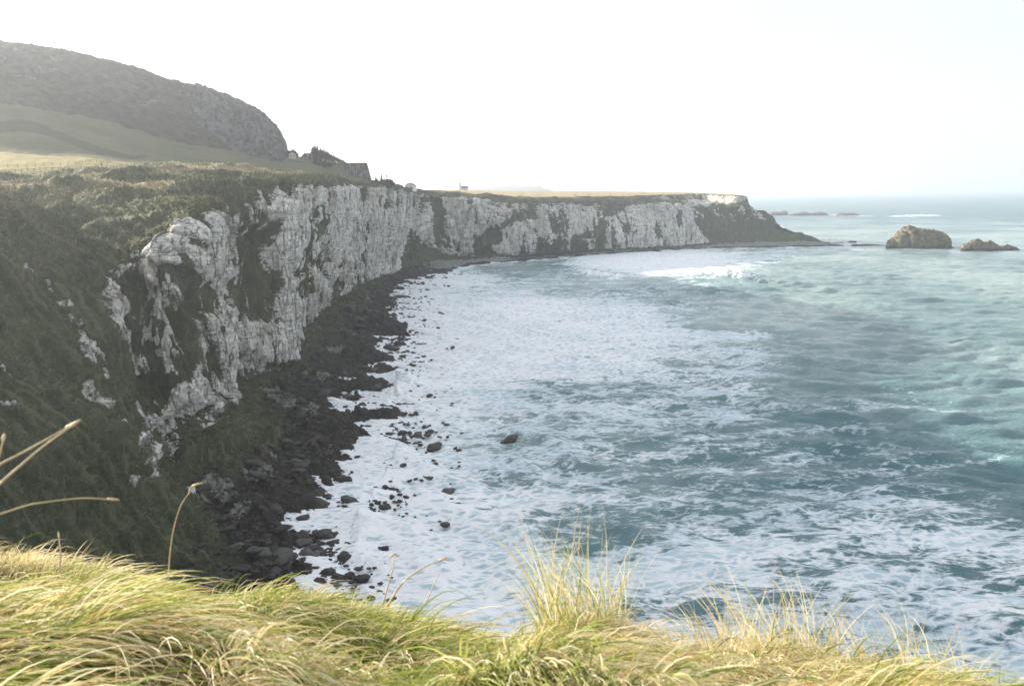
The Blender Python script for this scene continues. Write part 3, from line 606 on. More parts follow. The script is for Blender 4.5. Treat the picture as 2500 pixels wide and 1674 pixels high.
def slope_grass():
    """rough hanging grass on the turf slopes of the coast"""
    g_ = np.random.default_rng(77); Pf, Nf = P.reshape(-1, 3), N1.reshape(-1, 3)
    dd = np.hypot(Pf[:, 0], Pf[:, 1]); ok = (veg.ravel() > .62) & (darkm.ravel() < .3) & (gravelm.ravel() < .3) & (V2.ravel() < .845) & (V2.ravel() > .03) & (U2.ravel() > .3) & (U2.ravel() < 9.5) & (dd < 620)
    a_u = np.linalg.norm(np.gradient(P, axis=0), axis=-1).ravel(); a_v = np.linalg.norm(np.gradient(P, axis=1), axis=-1).ravel()
    w_ = np.where(ok, a_u * a_v / np.clip(dd, 90, None) ** 1.1, 0); w_ /= w_.sum(); n = 90000
    i = g_.choice(len(Pf), n, p=w_); nr = unit(Nf[i]); b = Pf[i] + g_.normal(0, .35, (n, 3)) * np.array([1, 1, .3]); d = dd[i]
    down = np.array([0, 0, -1.0]) - nr * (-nr[:, 2:3]); down = unit(down + 1e-4)
    hor = unit(down + np.array([.45, .1, 0]) + g_.normal(0, .45, (n, 3)))
    d0 = unit(nr * 1.0 + np.array([0, 0, .5]) + g_.normal(0, .35, (n, 3))); d1 = unit(hor + g_.normal(0, .2, (n, 3)))
    sc = (d / 170) ** .55
    topm = 1 - sstep(.10, .24, V2.ravel()[i])
    L = g_.uniform(.5, 1.3, n) * sc * (1 - .45 * topm); w = g_.uniform(.06, .16, n) * sc
    f = fbm(b[:, 0] * .06, b[:, 1] * .06, b[:, 2] * .06, 3, .55, 15.)
    iss = g_.random(n) < np.clip(.14 + .5 * f + .9 * straw_lit.ravel()[i], .03, .9)
    cs = pick(g_, n, (.55, .45), ((.30, .25, .15), (.19, .165, .10))); cg = pick(g_, n, (.45, .35, .20), ((.036, .060, .020), (.072, .096, .036), (.050, .050, .028)))
    c1 = np.where(iss[:, None], cs, cg) * (1 + .8 * topm)[:, None]; c0 = c1 * .8
    tag(link('slope_grass', blade_mesh('slope_grass', b - nr * .1, d0, d1, L, w, c0, c1, 4, 8), M_GRASS), 'rough tussocky grass hanging on the dark slopes round the cliffs', 'grass', kind='stuff')
slope_grass()

# ------------------------------------------------------------------ the hill and fields behind the crest
HC = [  # column px, then (py, distance) of: under crest, crest, field, gully, scrub foot, ridge, behind
 (-1500, (520,160),(440,230),(390,330),(330,420),(230,520),(10,700),(60,1000)),  # three unseen left columns, ridge raised to shade the fields
 (-700, (520,230),(440,290),(395,370),(330,460),(250,550),(8,730),(60,1000)),
 (-250, (480,270),(436,315),(372,400),(310,480),(240,560),(42,750),(90,1000)),
 (0,   (470,290),(427,335),(368,420),(306,490),(246,570),(102,765),(130,1000)),
 (110, (460,300),(423,345),(376,420),(322,500),(268,580),(116,775),(150,1000)),
 (220, (450,310),(415,362),(386,410),(348,500),(294,590),(138,780),(180,1000)),
 (330, (440,340),(405,395),(398,420),(386,470),(326,600),(170,790),(230,1000)),
 (450, (455,350),(414,410),(403,455),(386,525),(349,620),(212,800),(270,1000)),
 (500, (455,360),(416,420),(405,470),(388,540),(356,630),(221,805),(280,1000)),
 (570, (460,380),(419,440),(408,490),(392,565),(370,655),(244,815),(300,1000)),
 (630, (465,400),(423,450),(412,500),(397,580),(377,668),(275,818),(330,1000)),
 (665, (468,410),(425,460),(413,512),(399,595),(380,690),(306,815),(360,1000)),
 (684, (470,420),(427,465),(415,520),(401,605),(383,705),(336,800),(380,1000)),
 (694, (470,425),(428,470),(416,526),(402,615),(385,715),(374,790),(390,1000)),
 (760, (472,450),(431,500),(418,560),(402,640),(394,705),(388,760),(400,1000)),
 (800, (474,480),(435,525),(422,590),(408,655),(397,705),(396,740),(420,1000)),
 (846, (475,510),(439,550),(427,615),(411,665),(403,690),(402,720),(425,1000)),
 (890, (474,584),(445,600),(440,650),(436,700),(434,740),(434,790),(445,1000)),
 (925, (470,652),(450,664),(449,700),(449,740),(450,790),(450,850),(456,1100)),
 (975, (470,730),(458,742),(457,770),(457,810),(458,860),(460,920),(464,1200)),
]
HS = np.array([[at(c[0], q[0], q[1]) - (np.array([0, 0, 9.0]) if i == 0 else 0) for i, q in enumerate(c[1:])] for c in HC])
HU = np.array([c[0] for c in HC], float)
HV = np.array([0, .12, .28, .40, .52, .86, 1.0])
hu = np.concatenate([np.linspace(-1500, -250, 60, endpoint=False), np.linspace(-250, 975, 620)])
hv = np.linspace(0, 1, 360)
HP = loft(HS, HU, HV, hu, hv)
HU2, HV2 = np.meshgrid(hu, hv, indexing='ij')
hn = grid_normals(HP)
if np.mean(hn[..., 2]) < 0: hn = -hn
hx, hy, hz = HP[..., 0], HP[..., 1], HP[..., 2]
up_m = sstep(.48, .56, HV2) * (1 - sstep(.90, 1, HV2)) * (1 - sstep(690, 720, HU2))
hnz = fbm(hx * .03, hy * .03, hz * .02, 4, .6, 73.); rockm = sstep(.50, .62, HV2 + .0010 * (HU2 - 545) + .09 * hnz) * (1 - sstep(.83, .88, HV2 + .03 * hnz)) * sstep(430, 490, HU2 - 120 * (HV2 - .75) + 45 * hnz) * (1 - sstep(694, 705, HU2))
outc = sstep(.28, .5, fbm(hx * .02, hy * .012, hz * .02, 4, .55, 13.)) * sstep(.60, .68, HV2) * (1 - sstep(.78, .84, HV2)) * up_m
rockm = np.maximum(rockm, outc * .9)
hd = up_m * ((6 - 5 * sstep(.65, .84, HV2)) * fbm(hx * .018, hy * .018, hz * .010, 4, .5, 3.) + 2.0 * fbm(hx * .12, hy * .12, hz * .05, 3, .55, 23.))
hd += .8 * sstep(.6, .75, HV2) * fbm(hx * .25, hy * .25, hz * .25, 3, .6, 93.)
hd += rockm * 4.0 * (.6 - 2 * np.abs(fbm(hx * .07, hy * .07, hz * .008, 4, .6, 33.)))
hd += (1 - up_m) * sstep(.1, .2, HV2) * (1.0 * fbm(hx * .02, hy * .02, 0 * hz, 4, .5, 43.) + .35 * fbm(hx * .15, hy * .15, 0 * hz, 3, .55, 53.))
hnn = hn.copy(); hnn[..., 2] *= np.where(rockm > .3, .3, 1); hnn /= np.linalg.norm(hnn, axis=-1, keepdims=True)
HP = HP + hnn * hd[..., None]
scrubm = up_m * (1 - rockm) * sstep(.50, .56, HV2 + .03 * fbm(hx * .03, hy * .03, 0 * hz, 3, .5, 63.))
gul = np.exp(-((HV2 - .39 - .02 * np.sin(HU2 * .02)) / .035) ** 2) * (1 - sstep(330, 420, HU2))
gul = np.maximum(gul, .9 * np.exp(-((HV2 - .455) / .02) ** 2) * sstep(690, 720, HU2) * (1 - sstep(800, 840, HU2)))
field_lit = sstep(.10, .12, HV2) * (1 - sstep(.26, .29, HV2)) * (1 - sstep(300, 350, HU2))  # sunlit band of the field painted through this mask
field_lit = np.maximum(field_lit, sstep(930, 950, HU2) * 1.0)
tag(link('hill', mesh_np('hill', HP, grid_faces(len(hu), len(hv))[:, ::-1], {'rock': rockm.ravel(), 'scrub': scrubm.ravel(), 'straw': field_lit.ravel(), 'gully': gul.ravel()}), M_HILL),
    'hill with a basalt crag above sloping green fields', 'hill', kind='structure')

# ------------------------------------------------------------------ far headland on the skyline
def far_hill():
    prof = [(960,468),(1050,463),(1130,461),(1180,455),(1230,451),(1290,449),(1318,450),(1326,456),(1338,461),(1350,465),(1352,474)]
    xs = np.linspace(960, 1352, 160); py = np.interp(xs, [a for a, _ in prof], [b for _, b in prof])
    D = 4600.0; rows = []
    for k, dd in enumerate((0, 150, 500, 1400, 2200)):
        row = []
        for px, y_ in zip(xs, py):
            a = at(px, y_, D); ztop = a[2] + 6 * float(noise3(px * .05, 0.3, 1.7))
            zz = [-5, ztop * .55, ztop, ztop * .9, -5][k]
            row.append((a[0] * (1 + dd / D), D + dd, zz))
        rows.append(row)
    v_ = np.array(rows).swapaxes(0, 1)
    t = NT('far_hill_turf'); n = t.noise(t.pos(), .004, 5)
    m = t.done(t.mix(n, (.02, .025, .018), (.05, .05, .035)), .95)
    tag(link('distant_headland', mesh_np('distant_headland', v_, grid_faces(160, 5)[:, ::-1]), m), 'faint blue grey headland far off on the skyline', 'headland', kind='structure')
far_hill()

# ------------------------------------------------------------------ the sea
def build_sea():
    az = np.radians(np.linspace(-62, 62, 1300))
    r = np.concatenate([np.geomspace(40, 2600, 900), np.geomspace(2650, 60000, 60)])
    R, A = np.meshgrid(r, az, indexing='ij')
    x, y = R * np.sin(A), R * np.cos(A)
    # waves: many directional trains, warped so that they never line up
    wx = 14 * fbm(x * .012, y * .012, 0 * x, 3, .5, 2.); wy = 14 * fbm(x * .012, y * .012, 0 * x + 7, 3, .5, 4.)
    g = np.random.default_rng(21); z = np.zeros_like(x); crest = np.zeros_like(x)
    for i in range(34):
        L = 1.8 * (26 / 1.8) ** g.random(); th = math.radians(g.normal(-108, 25)); k = 2 * math.pi / L
        amp = .0200 * L ** .85 * g.uniform(.5, 1.1)
        ph = k * ((x + wx) * math.cos(th) + (y + wy) * math.sin(th)) + g.random() * 6.28
        vis = np.clip(L / (R * R / (EYE * 900) * 1.5 + 1e-6), 0, 1)      # no finer than the mesh carries
        z += amp * np.sin(ph) * vis
    sw = .65 * np.sin(2 * math.pi * ((x + 1.4 * wx) * .30 + (y + 1.4 * wy) * .95) / 44.) * (.5 + .5 * fbm(x * .006, y * .006, 0 * x, 2, .5, 9.))
    z += sw * np.clip(1.4 - R / 4000, 0, 1)
    # foam cover
    ctl = [(850,1450,.97),(950,1420,.92),(1100,1420,.80),(1250,1470,.70),(1000,1250,.93),(1200,1250,.68),(1400,1250,.50),(1600,1300,.50),(1900,1350,.52),(2200,1350,.54),(2400,1400,.55),
      (1700,1500,.52),(2100,1500,.52),(2400,1600,.54),(950,1120,.95),(1100,1120,.56),(1300,1120,.42),(1600,1150,.40),(1900,1200,.38),(2300,1200,.34),(1000,980,.93),(1150,1000,.60),(1400,1020,.43),
      (1700,1020,.36),(2100,1050,.28),(2400,1100,.16),(2480,1150,.16),(2200,1020,.20),(1050,850,.93),(1250,850,.82),(1500,850,.68),(1750,880,.52),(2000,900,.20),(2300,900,.05),(1050,740,.85),(1250,750,.93),(1500,760,.72),(1700,750,.30),
      (2000,750,.10),(2300,700,.02),(1100,685,.80),(1250,655,.28),(1330,640,.30),(1400,705,.35),(1560,708,.32),(1700,702,.30),(1250,705,.42),(1130,720,.5),(1300,800,.72),(1350,668,.10),(1450,680,.50),(1500,645,.97),(1650,635,.97),(1750,640,.85),(1900,650,.10),(2200,650,.02),(1820,612,.45),(2300,560,.02),(2000,520,.05),
      (2300,480,.0),(1900,480,.0),(1500,610,.8),(700,1400,.97),(850,1250,.95),(930,700,.9),(950,840,.92),(860,950,.9),(1900,700,.06),(1600,700,.4)]
    c = np.array([at(a, b, z=0)[:2] for a, b, _ in ctl]); dn = np.array([q[2] for q in ctl])
    ca, cr = np.arctan2(c[:, 0], c[:, 1]) * 3.2, np.log(np.hypot(c[:, 0], c[:, 1])) * 1.6
    fa, fr = A * 3.2, np.log(R) * 1.6
    num = np.zeros_like(x); den = np.full_like(x, 1e-9)
    for i in range(len(dn)):
        w = np.exp(-((fa - ca[i]) ** 2 + (fr - cr[i]) ** 2) / (2 * .13 ** 2)) + 1e-7; num += w * dn[i]; den += w
    foam = num / den
    foam = foam * (1 - sstep(900, 1900, R)) * 1.0
    # surf right along the rocks
    sx = P[:, int(NV * .955), 0][::8]; sy = P[:, int(NV * .955), 1][::8]
    near = np.full_like(x, 1e9)
    for a, b in zip(sx, sy): near = np.minimum(near, (x - a) ** 2 + (y - b) ** 2)
    near = np.sqrt(near)
    foam = np.maximum(foam, np.exp(-(near / 9.) ** 2) * .98 * (U_far(x, y)))
    # breakers: each is a crest line with a steep white front
    wrp = np.clip(R / 55, 2.5, 10); lx_ = x + wrp * fbm(x * .05, y * .05, 0 * x, 3, .55, 18.); ly_ = y + wrp * fbm(x * .05, y * .05, 0 * x + 3, 3, .55, 28.)
    def line_dist(pts):
        q = np.array([at(a, b, z=0)[:2] for a, b in pts]); d = np.full_like(x, 1e9); s = np.zeros_like(x)
        for i in range(len(q) - 1):
            ab = q[i+1] - q[i]; t = np.clip(((lx_ - q[i][0]) * ab[0] + (ly_ - q[i][1]) * ab[1]) / (ab @ ab), 0, 1)
            dd = np.hypot(lx_ - q[i][0] - t * ab[0], ly_ - q[i][1] - t * ab[1]); mm = dd < d
            d = np.where(mm, dd, d); s = np.where(mm, (i + t) / (len(q) - 1), s)
        return d, s
    rough = 1 + 1.0 * fbm(x * .13, y * .13, 0 * x, 4, .6, 8.)
    for pts, hgt, wid, fw_, fo in [
        ([(1722,668),(1768,676),(1810,678),(1850,682)], 5.6, 9, 9, 1.0),
        ([(1435,664),(1465,672),(1500,684),(1550,688)], 2.8, 8, 9, .97),
        ([(1212,752),(1235,770),(1290,788),(1340,782)], 1.8, 7, 12, .95),
        ([(1850,682),(1900,692),(1960,700)], 1.7, 9, 6, .3),
        ([(925,1010),(905,1120),(880,1230),(868,1330),(872,1420)], 1.0, 5.5, 7.0, 1.0),
        ([(1000,905),(955,960),(930,1010)], 1.8, 3.8, 6, 1.0),
        ([(2170,530),(2230,528),(2300,526)], 3.5, 14, 30, .9),
        ([(1700,1215),(1800,1240),(1880,1245),(1960,1262)], .7, 4, 3, .3),
        ([(1840,985),(1960,1000),(2060,1020)], .9, 7, 4, .15),
        ([(1900,520),(2060,527),(2160,529)], 1.0, 9, 12, .75)]:
        d, s = line_dist(pts); env = np.sin(np.clip(s, .02, .98) * math.pi) ** .5
        z += hgt * np.exp(-(d / wid) ** 2) * env * rough
        foam = np.maximum(foam, fo * np.exp(-(d / fw_) ** 2) * np.clip(env * 1.3, 0, 1))
    z = np.where(near < 6, z * .5 + .12, z)
    shallow = np.clip(.12 + .76 * sstep(170, 480, R) + .45 * np.exp(-(near / 60) ** 2), 0, 1) * (1 - .75 * sstep(1300, 2600, R))
    shallow *= np.clip(.75 + .8 * fbm(x * .010, y * .006, 0 * x, 3, .5, 6.), .2, 1.3)
    me = mesh_np('sea', np.stack([x, y, z], -1), grid_faces(len(r), len(az)), {'foam': foam.ravel(), 'shallow': np.clip(shallow, 0, 1).ravel(), 'open': sstep(700, 2600, R).ravel()})
    tag(link('sea', me, M_SEA), 'foam streaked green blue sea filling the bay', 'sea', kind='structure')
def U_far(x, y): return np.clip(1.15 - np.hypot(x, y) / 4000, 0, 1)
build_sea()
# ------------------------------------------------------------------ skerries, islets and the sea stack
def islet(name, sil, base_px, base_py, depth, label, cat, mat_top=.0, lobes=0.0, group=None, seed=0, power=.55, nx=140, na=60):
    """rock rising from the sea: silhouette heights along its length, rounded and roughened in depth"""
    b0 = at(base_px, base_py, z=0); d0 = b0[1]
    xs = np.array([at(a, base_py, d0)[0] for a, _ in sil]); hs = np.array([max(0.0, at(a, y_, d0)[2]) for a, y_ in sil])
    t = np.linspace(0, 1, nx); x = xs[0] + (xs[-1] - xs[0]) * t; h = np.interp(x, xs, hs)
    fo = depth * np.sqrt(np.clip(1 - (2 * t - 1) ** 2, 0.02, 1)) * (.8 + .2 * h / (h.max() + 1e-6))
    a = np.linspace(0, math.pi, na)
    yy = -np.sign(np.cos(a)) * np.abs(np.cos(a)) ** .75; zz = np.sin(a) ** power
    Px = np.repeat(x[:, None], na, 1); Py = fo[:, None] * yy[None]; Pz = h[:, None] * zz[None]
    q = np.stack([Px, Py, Pz], -1); n = grid_normals(q)
    if np.mean(n[:, na // 2, 2]) < 0: n = -n
    s = max(h.max(), 1.5); f = 1.0 / s
    dd = .16 * s * fbm(Px * 1.6 * f + seed, Py * 1.6 * f, Pz * .7 * f, 4, .55) + .05 * s * fbm(Px * 7 * f, Py * 7 * f + seed, Pz * 4 * f, 3, .55)
    if lobes: dd += lobes * s * (1 - 2 * np.abs(fbm(Px * 2.2 * f, Py * 2.2 * f, Pz * .5 * f, 3, .5, 7.)))
    q = q + n * (dd * np.clip(h / s * 2, .25, 1)[:, None])[..., None]
    q[..., 2] = np.where(zz[None] < .05, -3, q[..., 2])
    n2 = grid_normals(q)
    if np.mean(n2[:, na // 2, 2]) < 0: n2 = -n2
    top = sstep(.35, .8, n2[..., 2]) * sstep(.25, .6, q[..., 2] / s) * mat_top
    tide = 1 - sstep(.6, 2.2 + .12 * s, q[..., 2] + .8 * noise3(Px * .2, Py * .2, 0))
    o = link(name, mesh_np(name, q, grid_faces(nx, na)[:, ::-1], {'top': top.ravel(), 'tide': tide.ravel()}), M_STACK)
    o.location = (0, d0 + depth * .8, 0)
    tag(o, label, cat, group); return o
v4 = lambda L: [(1800 + a / 3.346, 440 + b / 3.346) for a, b in L]
islet('sea_stack', (lambda L: [(a + 10, b + 8) for a, b in L])(v4([(1226,560),(1232,520),(1242,480),(1265,462),(1282,470),(1292,452),(1316,446),(1322,418),(1345,405),(1375,412),(1383,382),(1430,370),(1480,382),(1510,396),(1560,400),(1600,410),(1640,405),(1665,412),(1690,430),(1712,462),(1732,495),(1750,530),(1765,546),(1785,552)])), 2245, 607.5, 17,
      'tall humped rock stack with grassy top standing out in the bay', 'sea stack', .9, .10, seed=3)
islet('rock_spire', v4([(1452,560),(1462,530),(1472,500),(1484,486),(1496,490),(1502,515),(1508,545),(1512,560)]), 2243, 608.2, 4,
      'small pale pointed rock leaning against the foot of the humped stack', 'rock', .0, .08, seed=9, nx=40, na=30)
islet('rocky_islet', v4([(1858,575),(1866,556),(1885,538),(1930,520),(1960,489),(1990,490),(2030,510),(2090,508),(2125,532),(2160,538),(2190,552),(2205,546),(2240,536),(2290,541),(2320,560),(2342,575)]), 2428, 612, 11,
      'low knobbly islet with a grassy crown right of the humped stack', 'islet', .8, .08, seed=5)
sk = 'low dark skerries far out'
islet('skerry', v4([(240,288),(262,276),(290,262),(330,259),(362,264),(380,253),(408,254),(420,270),(430,288)]), 1898, 525.5, 20, 'far skerry with a square knob, nearest the end of the headland', 'skerry', .1, .05, sk, 11, .8, 70, 24)
islet('skerry', v4([(438,288),(470,276),(540,260),(580,264),(604,272),(640,266),(690,260),(735,270),(772,288)]), 1980, 526, 24, 'long twin humped far skerry between two smaller ones', 'skerry', .1, .05, sk, 12, .8, 70, 24)
islet('skerry', v4([(828,291),(838,276),(855,268),(900,270),(960,268),(990,276),(1030,291)]), 2076, 527, 20, 'flat topped far skerry beside the line of white surf', 'skerry', .1, .05, sk, 13, .8, 70, 24)
islet('reef', v4([(735,536),(755,522),(800,521),(840,528),(890,536)]), 2043, 600.6, 8, 'flat dark reef running out from the tip of the headland', 'reef', 0, .05, None, 14, .8, 60, 20)
islet('reef', v4([(948,536),(965,524),(1020,527),(1080,522),(1140,528),(1180,531),(1236,537)]), 2130, 600.4, 8, 'thin brown reef just left of the humped stack', 'reef', .0, .05, None, 15, .8, 60, 20)
islet('reef', v4([(770,512),(850,508),(920,509),(950,497),(985,499),(990,510)]), 2065, 592.5, 8, 'thread of low rocks awash behind the tip of the headland', 'reef', .0, .05, None, 16, .8, 60, 20)

# ------------------------------------------------------------------ boulders of the shore
def rock_mesh(seed, sub=3):
    import bmesh
    bm = bmesh.new(); bmesh.ops.create_icosphere(bm, subdivisions=sub, radius=1.0)
    v_ = np.array([q.co for q in bm.verts]); f_ = np.array([[q.index for q in p.verts] for p in bm.faces]); bm.free()
    g = np.random.default_rng(seed)
    for _ in range(9):                                           # chip flat faces off
        d = g.normal(size=3); d /= np.linalg.norm(d); k = g.uniform(.55, .85)
        s = v_ @ d; v_ = v_ - np.outer(np.clip(s - k, 0, None) * .92, d)
    v_ = v_ * (1 + .16 * fbm(v_[:, 0] * 1.3 + seed, v_[:, 1] * 1.3, v_[:, 2] * 1.3, 3, .5) * 1.6 + .085 * fbm(v_[:, 0] * 4, v_[:, 1] * 4 + seed, v_[:, 2] * 4, 3, .6))[:, None]
    v_ = v_ * np.array([1.0, g.uniform(.65, .95), g.uniform(.34, .66)])
    return v_, f_
RV = [rock_mesh(100 + i) for i in range(14)]
RM = []
for i, (a, b) in enumerate(RV):
    m_ = mesh_np('boulder', a, b, smooth=(i % 4 == 0)); m_.materials.append(M_ROCK); RM.append(m_)
rb = random.Random(4)
def boulder(x, y, z, s, label, group=None, k=None, name='boulder'):
    o = bpy.data.objects.new(name, RM[rb.randrange(len(RM)) if k is None else k]); COL.objects.link(o)
    o.location = (x, y, z); o.scale = (s * rb.uniform(.85, 1.2), s * rb.uniform(.85, 1.2), s * rb.uniform(.75, 1.05))
    o.rotation_euler = (rb.uniform(-.25, .25), rb.uniform(-.25, .25), rb.uniform(0, 6.28))
    return tag(o, label, 'boulder', group)
def shelf_point(uu, vv):
    i = np.clip(np.interp(uu, u, np.arange(NU)), 0, NU - 1); j = vv * (NV - 1)
    return P[int(i), int(min(j, NV - 1))]
SHELF_L, SHELF_G = 'dark boulder among the crowded rocks along the foot of the cliffs', 'boulders on the rock shelf'
SURF_L, SURF_G = 'dark wet boulder half awash in the white water off the rock shelf', 'boulders awash in the surf'
n_s = 0
while n_s < 175:
    uu = 1.6 + 6.9 * rb.random() ** 1.25; vv = rb.uniform(.815, .965)
    p = shelf_point(uu, vv); d = math.hypot(p[0], p[1])
    s = min(rb.lognormvariate(.32, .45), 2.3) * (.75 + d / 700) * 1.0
    boulder(p[0], p[1], max(p[2], 0) + s * .18, s, SHELF_L, SHELF_G); n_s += 1
n_s = 0
while n_s < 84:
    uu = 2.2 + 7.4 * rb.random() ** 1.1; p = shelf_point(uu, .965); d = math.hypot(p[0], p[1])
    off = abs(rb.gauss(0, 1)) * (5 + d * .014)
    if rb.random() < .45: uu2 = rb.choice((3.6, 4.5, 5.6, 6.4, 7.0)); p = shelf_point(uu2 + rb.uniform(-.3, .3), .965); d = math.hypot(p[0], p[1]); off = abs(rb.gauss(0, 1)) * 6
    s = rb.lognormvariate(-.05, .42) * (.7 + d / 550)
    boulder(p[0] + off + 1, p[1] + rb.uniform(-6, 6), -.15 * s + .1, s, SURF_L, SURF_G); n_s += 1
for px, py, s, lb, k in [
    (1053, 1166, 2.1, 'lone rounded boulder out in the streaked water beyond the surf', 3),
    (1064, 1090, 2.4, 'flat dark rock just breaking the water, farther out than any other', 4),
    (1243, 1077, 2.6, 'faint dark rock barely showing under the streaky foam in the middle of the bay', 6),
    (800, 1398, 1.75, 'round smooth black boulder in the foam just above the grass edge', 5),
    (842, 1362, 2.2, 'black pyramid shaped boulder alone in the foam', 0),
    (772, 1352, 1.7, 'squat grey boulder in the foam left of the black pyramid boulder', 8),
    (828, 1408, 1.4, 'low brown boulder touching the round black one by the grass edge', 7),
    (1552, 1452, 1.1, 'small dark rock in open water beside the tallest grass tuft', 2)]:
    p = at(px, py, z=0); boulder(p[0], p[1], .05 * s, s, lb, None, k)
# the smaller stones between them: too many to count
g = np.random.default_rng(31); vs, fs, nb = [], [], 0
small = [rock_mesh(200 + i, 2) for i in range(6)]
for q in range(4600):
    uu = 1.6 + 8.2 * g.random() ** 1.3; vv = g.uniform(.80, .985); p = shelf_point(uu, vv); d = math.hypot(p[0], p[1])
    a, f_ = small[q % 6]; s = g.lognormal(-.45, .4) * (.55 + d / 700); th = g.random() * 6.28; c_, s_ = math.cos(th), math.sin(th)
    off = np.array([p[0] + (abs(g.normal()) * (4.5 + d * .011) if vv > .93 else 0), p[1], max(p[2], 0) * (vv < .93) + (.1 if vv < .93 else .0) * s])
    r_ = a * s; r_ = np.stack([r_[:, 0] * c_ - r_[:, 1] * s_, r_[:, 0] * s_ + r_[:, 1] * c_, r_[:, 2]], 1) + off
    vs.append(r_); fs.append(f_ + nb); nb += len(a)
tag(link('shore_rubble', mesh_np('shore_rubble', np.concatenate(vs), np.concatenate(fs), smooth=False), M_ROCK), 'dark stones strewn between the boulders of the shore', 'rubble', kind='stuff')

# ------------------------------------------------------------------ things on the hill: houses, kiln, trees, fences, walkers
hxy = HP.reshape(-1, 3)
def ground(x, y):
    d = (hxy[:, 0] - x) ** 2 + (hxy[:, 1] - y) ** 2
    i = np.argpartition(d, 3)[:3]; w = 1 / (d[i] + 1e-3); return float((hxy[i, 2] * w).sum() / w.sum())
cxy = P.reshape(-1, 3)
def ground_c(x, y):
    return float(cxy[np.argmin((cxy[:, 0] - x) ** 2 + (cxy[:, 1] - y) ** 2), 2])
M_WHITE = plain('whitewash', (.78, .78, .76), .85, .10); M_PALE = plain('pale_render', (.50, .49, .46), .9, .2)
M_SLATE = plain('slate', (.10, .105, .12), .45, .3); M_STONE = plain('rubble_stone', (.14, .13, .12), .9, .4, 1.5)
M_GLASSD = plain('dark_glass', (.02, .022, .025), .15, .2); M_WOOD = plain('weathered_wood', (.16, .13, .10), .85, .35, 6)
M_BARK = plain('bark', (.065, .055, .045), .9, .3, 4); M_TWIG = plain('bare_twigs', (.055, .048, .040), .9, .3, 1)
M_PATH = plain('path_gravel', (.34, .29, .21), .95, .25, 1.2); M_METAL = plain('grey_pole', (.20, .20, .20), .5, .2)
def gable_house(name, px, py, d, w, l, eave, ridge, rz, wallm, roofm, label, chimney=True, wins=(), door=None, lean=False):
    b = at(px, py, d); r = empty(name, tuple(b), rz); tag(r, label, 'house')
    m = MB(); hw = w / 2                                            # gable faces -Y
    m.add([(-hw,0,-2),(hw,0,-2),(hw,0,eave),(0,0,ridge),(-hw,0,eave),(-hw,l,-2),(hw,l,-2),(hw,l,eave),(0,l,ridge),(-hw,l,eave)],
          [(0,1,2,3,4),(9,8,7,6,5),(1,6,7,2),(5,0,4,9)]); m.build('wall', wallm, r)
    t_ = .22; ro = MB(); o_ = .35; k = (ridge - eave) / hw
    for s in (-1, 1):
        a0 = (s * (hw + o_), -o_, eave - o_ * k + .02); a1 = (0, -o_, ridge + .02); a2 = (0, l + o_, ridge + .02); a3 = (s * (hw + o_), l + o_, eave - o_ * k + .02)
        up_ = [(q[0], q[1], q[2] + t_) for q in (a0, a1, a2, a3)]; vs_ = [a0, a1, a2, a3] + up_
        ro.add(vs_, [(0,1,2,3),(7,6,5,4),(0,4,5,1),(3,2,6,7),(0,3,7,4)])
    rf = ro.build('roof', roofm, r)
    if chimney:
        c = MB(); c.box(-.45, .45, l - 1.2, l - .4, ridge - .3, ridge + 1.3); c.build('chimney', wallm, rf)
    for (x, z, ww, hh) in wins:
        wmb = MB(); wmb.box(x - ww/2, x + ww/2, -.06, .05, z, z + hh); wo = wmb.build('window', M_GLASSD, r)
        fr = MB(); e = .09
        for q in ((x-ww/2-e, x-ww/2, z-e, z+hh+e), (x+ww/2, x+ww/2+e, z-e, z+hh+e), (x-ww/2, x+ww/2, z-e, z), (x-ww/2, x+ww/2, z+hh, z+hh+e)): fr.box(q[0], q[1], -.10, .04, q[2], q[3])
        fr.build('frame', M_WHITE, wo)
    if door:
        x, ww, hh = door; dm = MB(); dm.box(x - ww/2, x + ww/2, -.08, .05, -.4, hh); dm.build('door', M_SLATE, r)
    return r
gable_house('cottage', 744.5, 390, 705, 7.0, 9, 2.0, 4.9, math.radians(-24), M_STONE, M_SLATE, 'dark gabled cottage with a bright slate roof and chimney beside the row of bare trees', True, ((-1.3, .6, .9, 1.1), (1.4, .6, .9, 1.1)))
gable_house('house', 714, 386, 712, 5.4, 6, 3.0, 4.6, math.radians(12), M_PALE, M_SLATE, 'small pale walled house under a dark rounded tree below the crag', False, ((-1.2, .9, .8, 1.1), (1.2, .9, .8, 1.1)))
gable_house('house', 999.3, 463, 850, 8.6, 11, 3.9, 6.2, math.radians(-8), M_WHITE, M_SLATE, 'white gabled house standing alone near the cliff edge', False, ((-2.2, 1.1, 1.3, 1.4),), (1.9, 2.0, 2.6))
# whitewashed chapel with a square tower
cb = at(1132, 464, 1270); ch = empty('church', tuple(cb), math.radians(-6)); tag(ch, 'small white church with a square tower on the skyline', 'church')
m = MB(); m.box(-6.2, -2.9, -1.8, 1.8, -3, 9.6); tw = m.build('tower', M_WHITE, ch)
m = MB()
for sx in (-6.2, -5.0, -3.8): m.box(sx, sx + .8, -1.83, -1.2, 9.6, 10.5); m.box(sx, sx + .8, 1.2, 1.83, 9.6, 10.5)
m.build('battlement', M_WHITE, tw)
m = MB(); m.add([(-2.9,-2.6,-3),(6.2,-2.6,-3),(6.2,-2.6,2.8),(-2.9,-2.6,2.8),(-2.9,2.6,-3),(6.2,2.6,-3),(6.2,2.6,2.8),(-2.9,2.6,2.8),(-2.9,0,5.4),(6.2,0,5.4)],
      [(0,1,2,3),(5,4,7,6),(1,5,6,9,2),(4,0,3,8,7)]); m.build('nave', M_WHITE, ch)
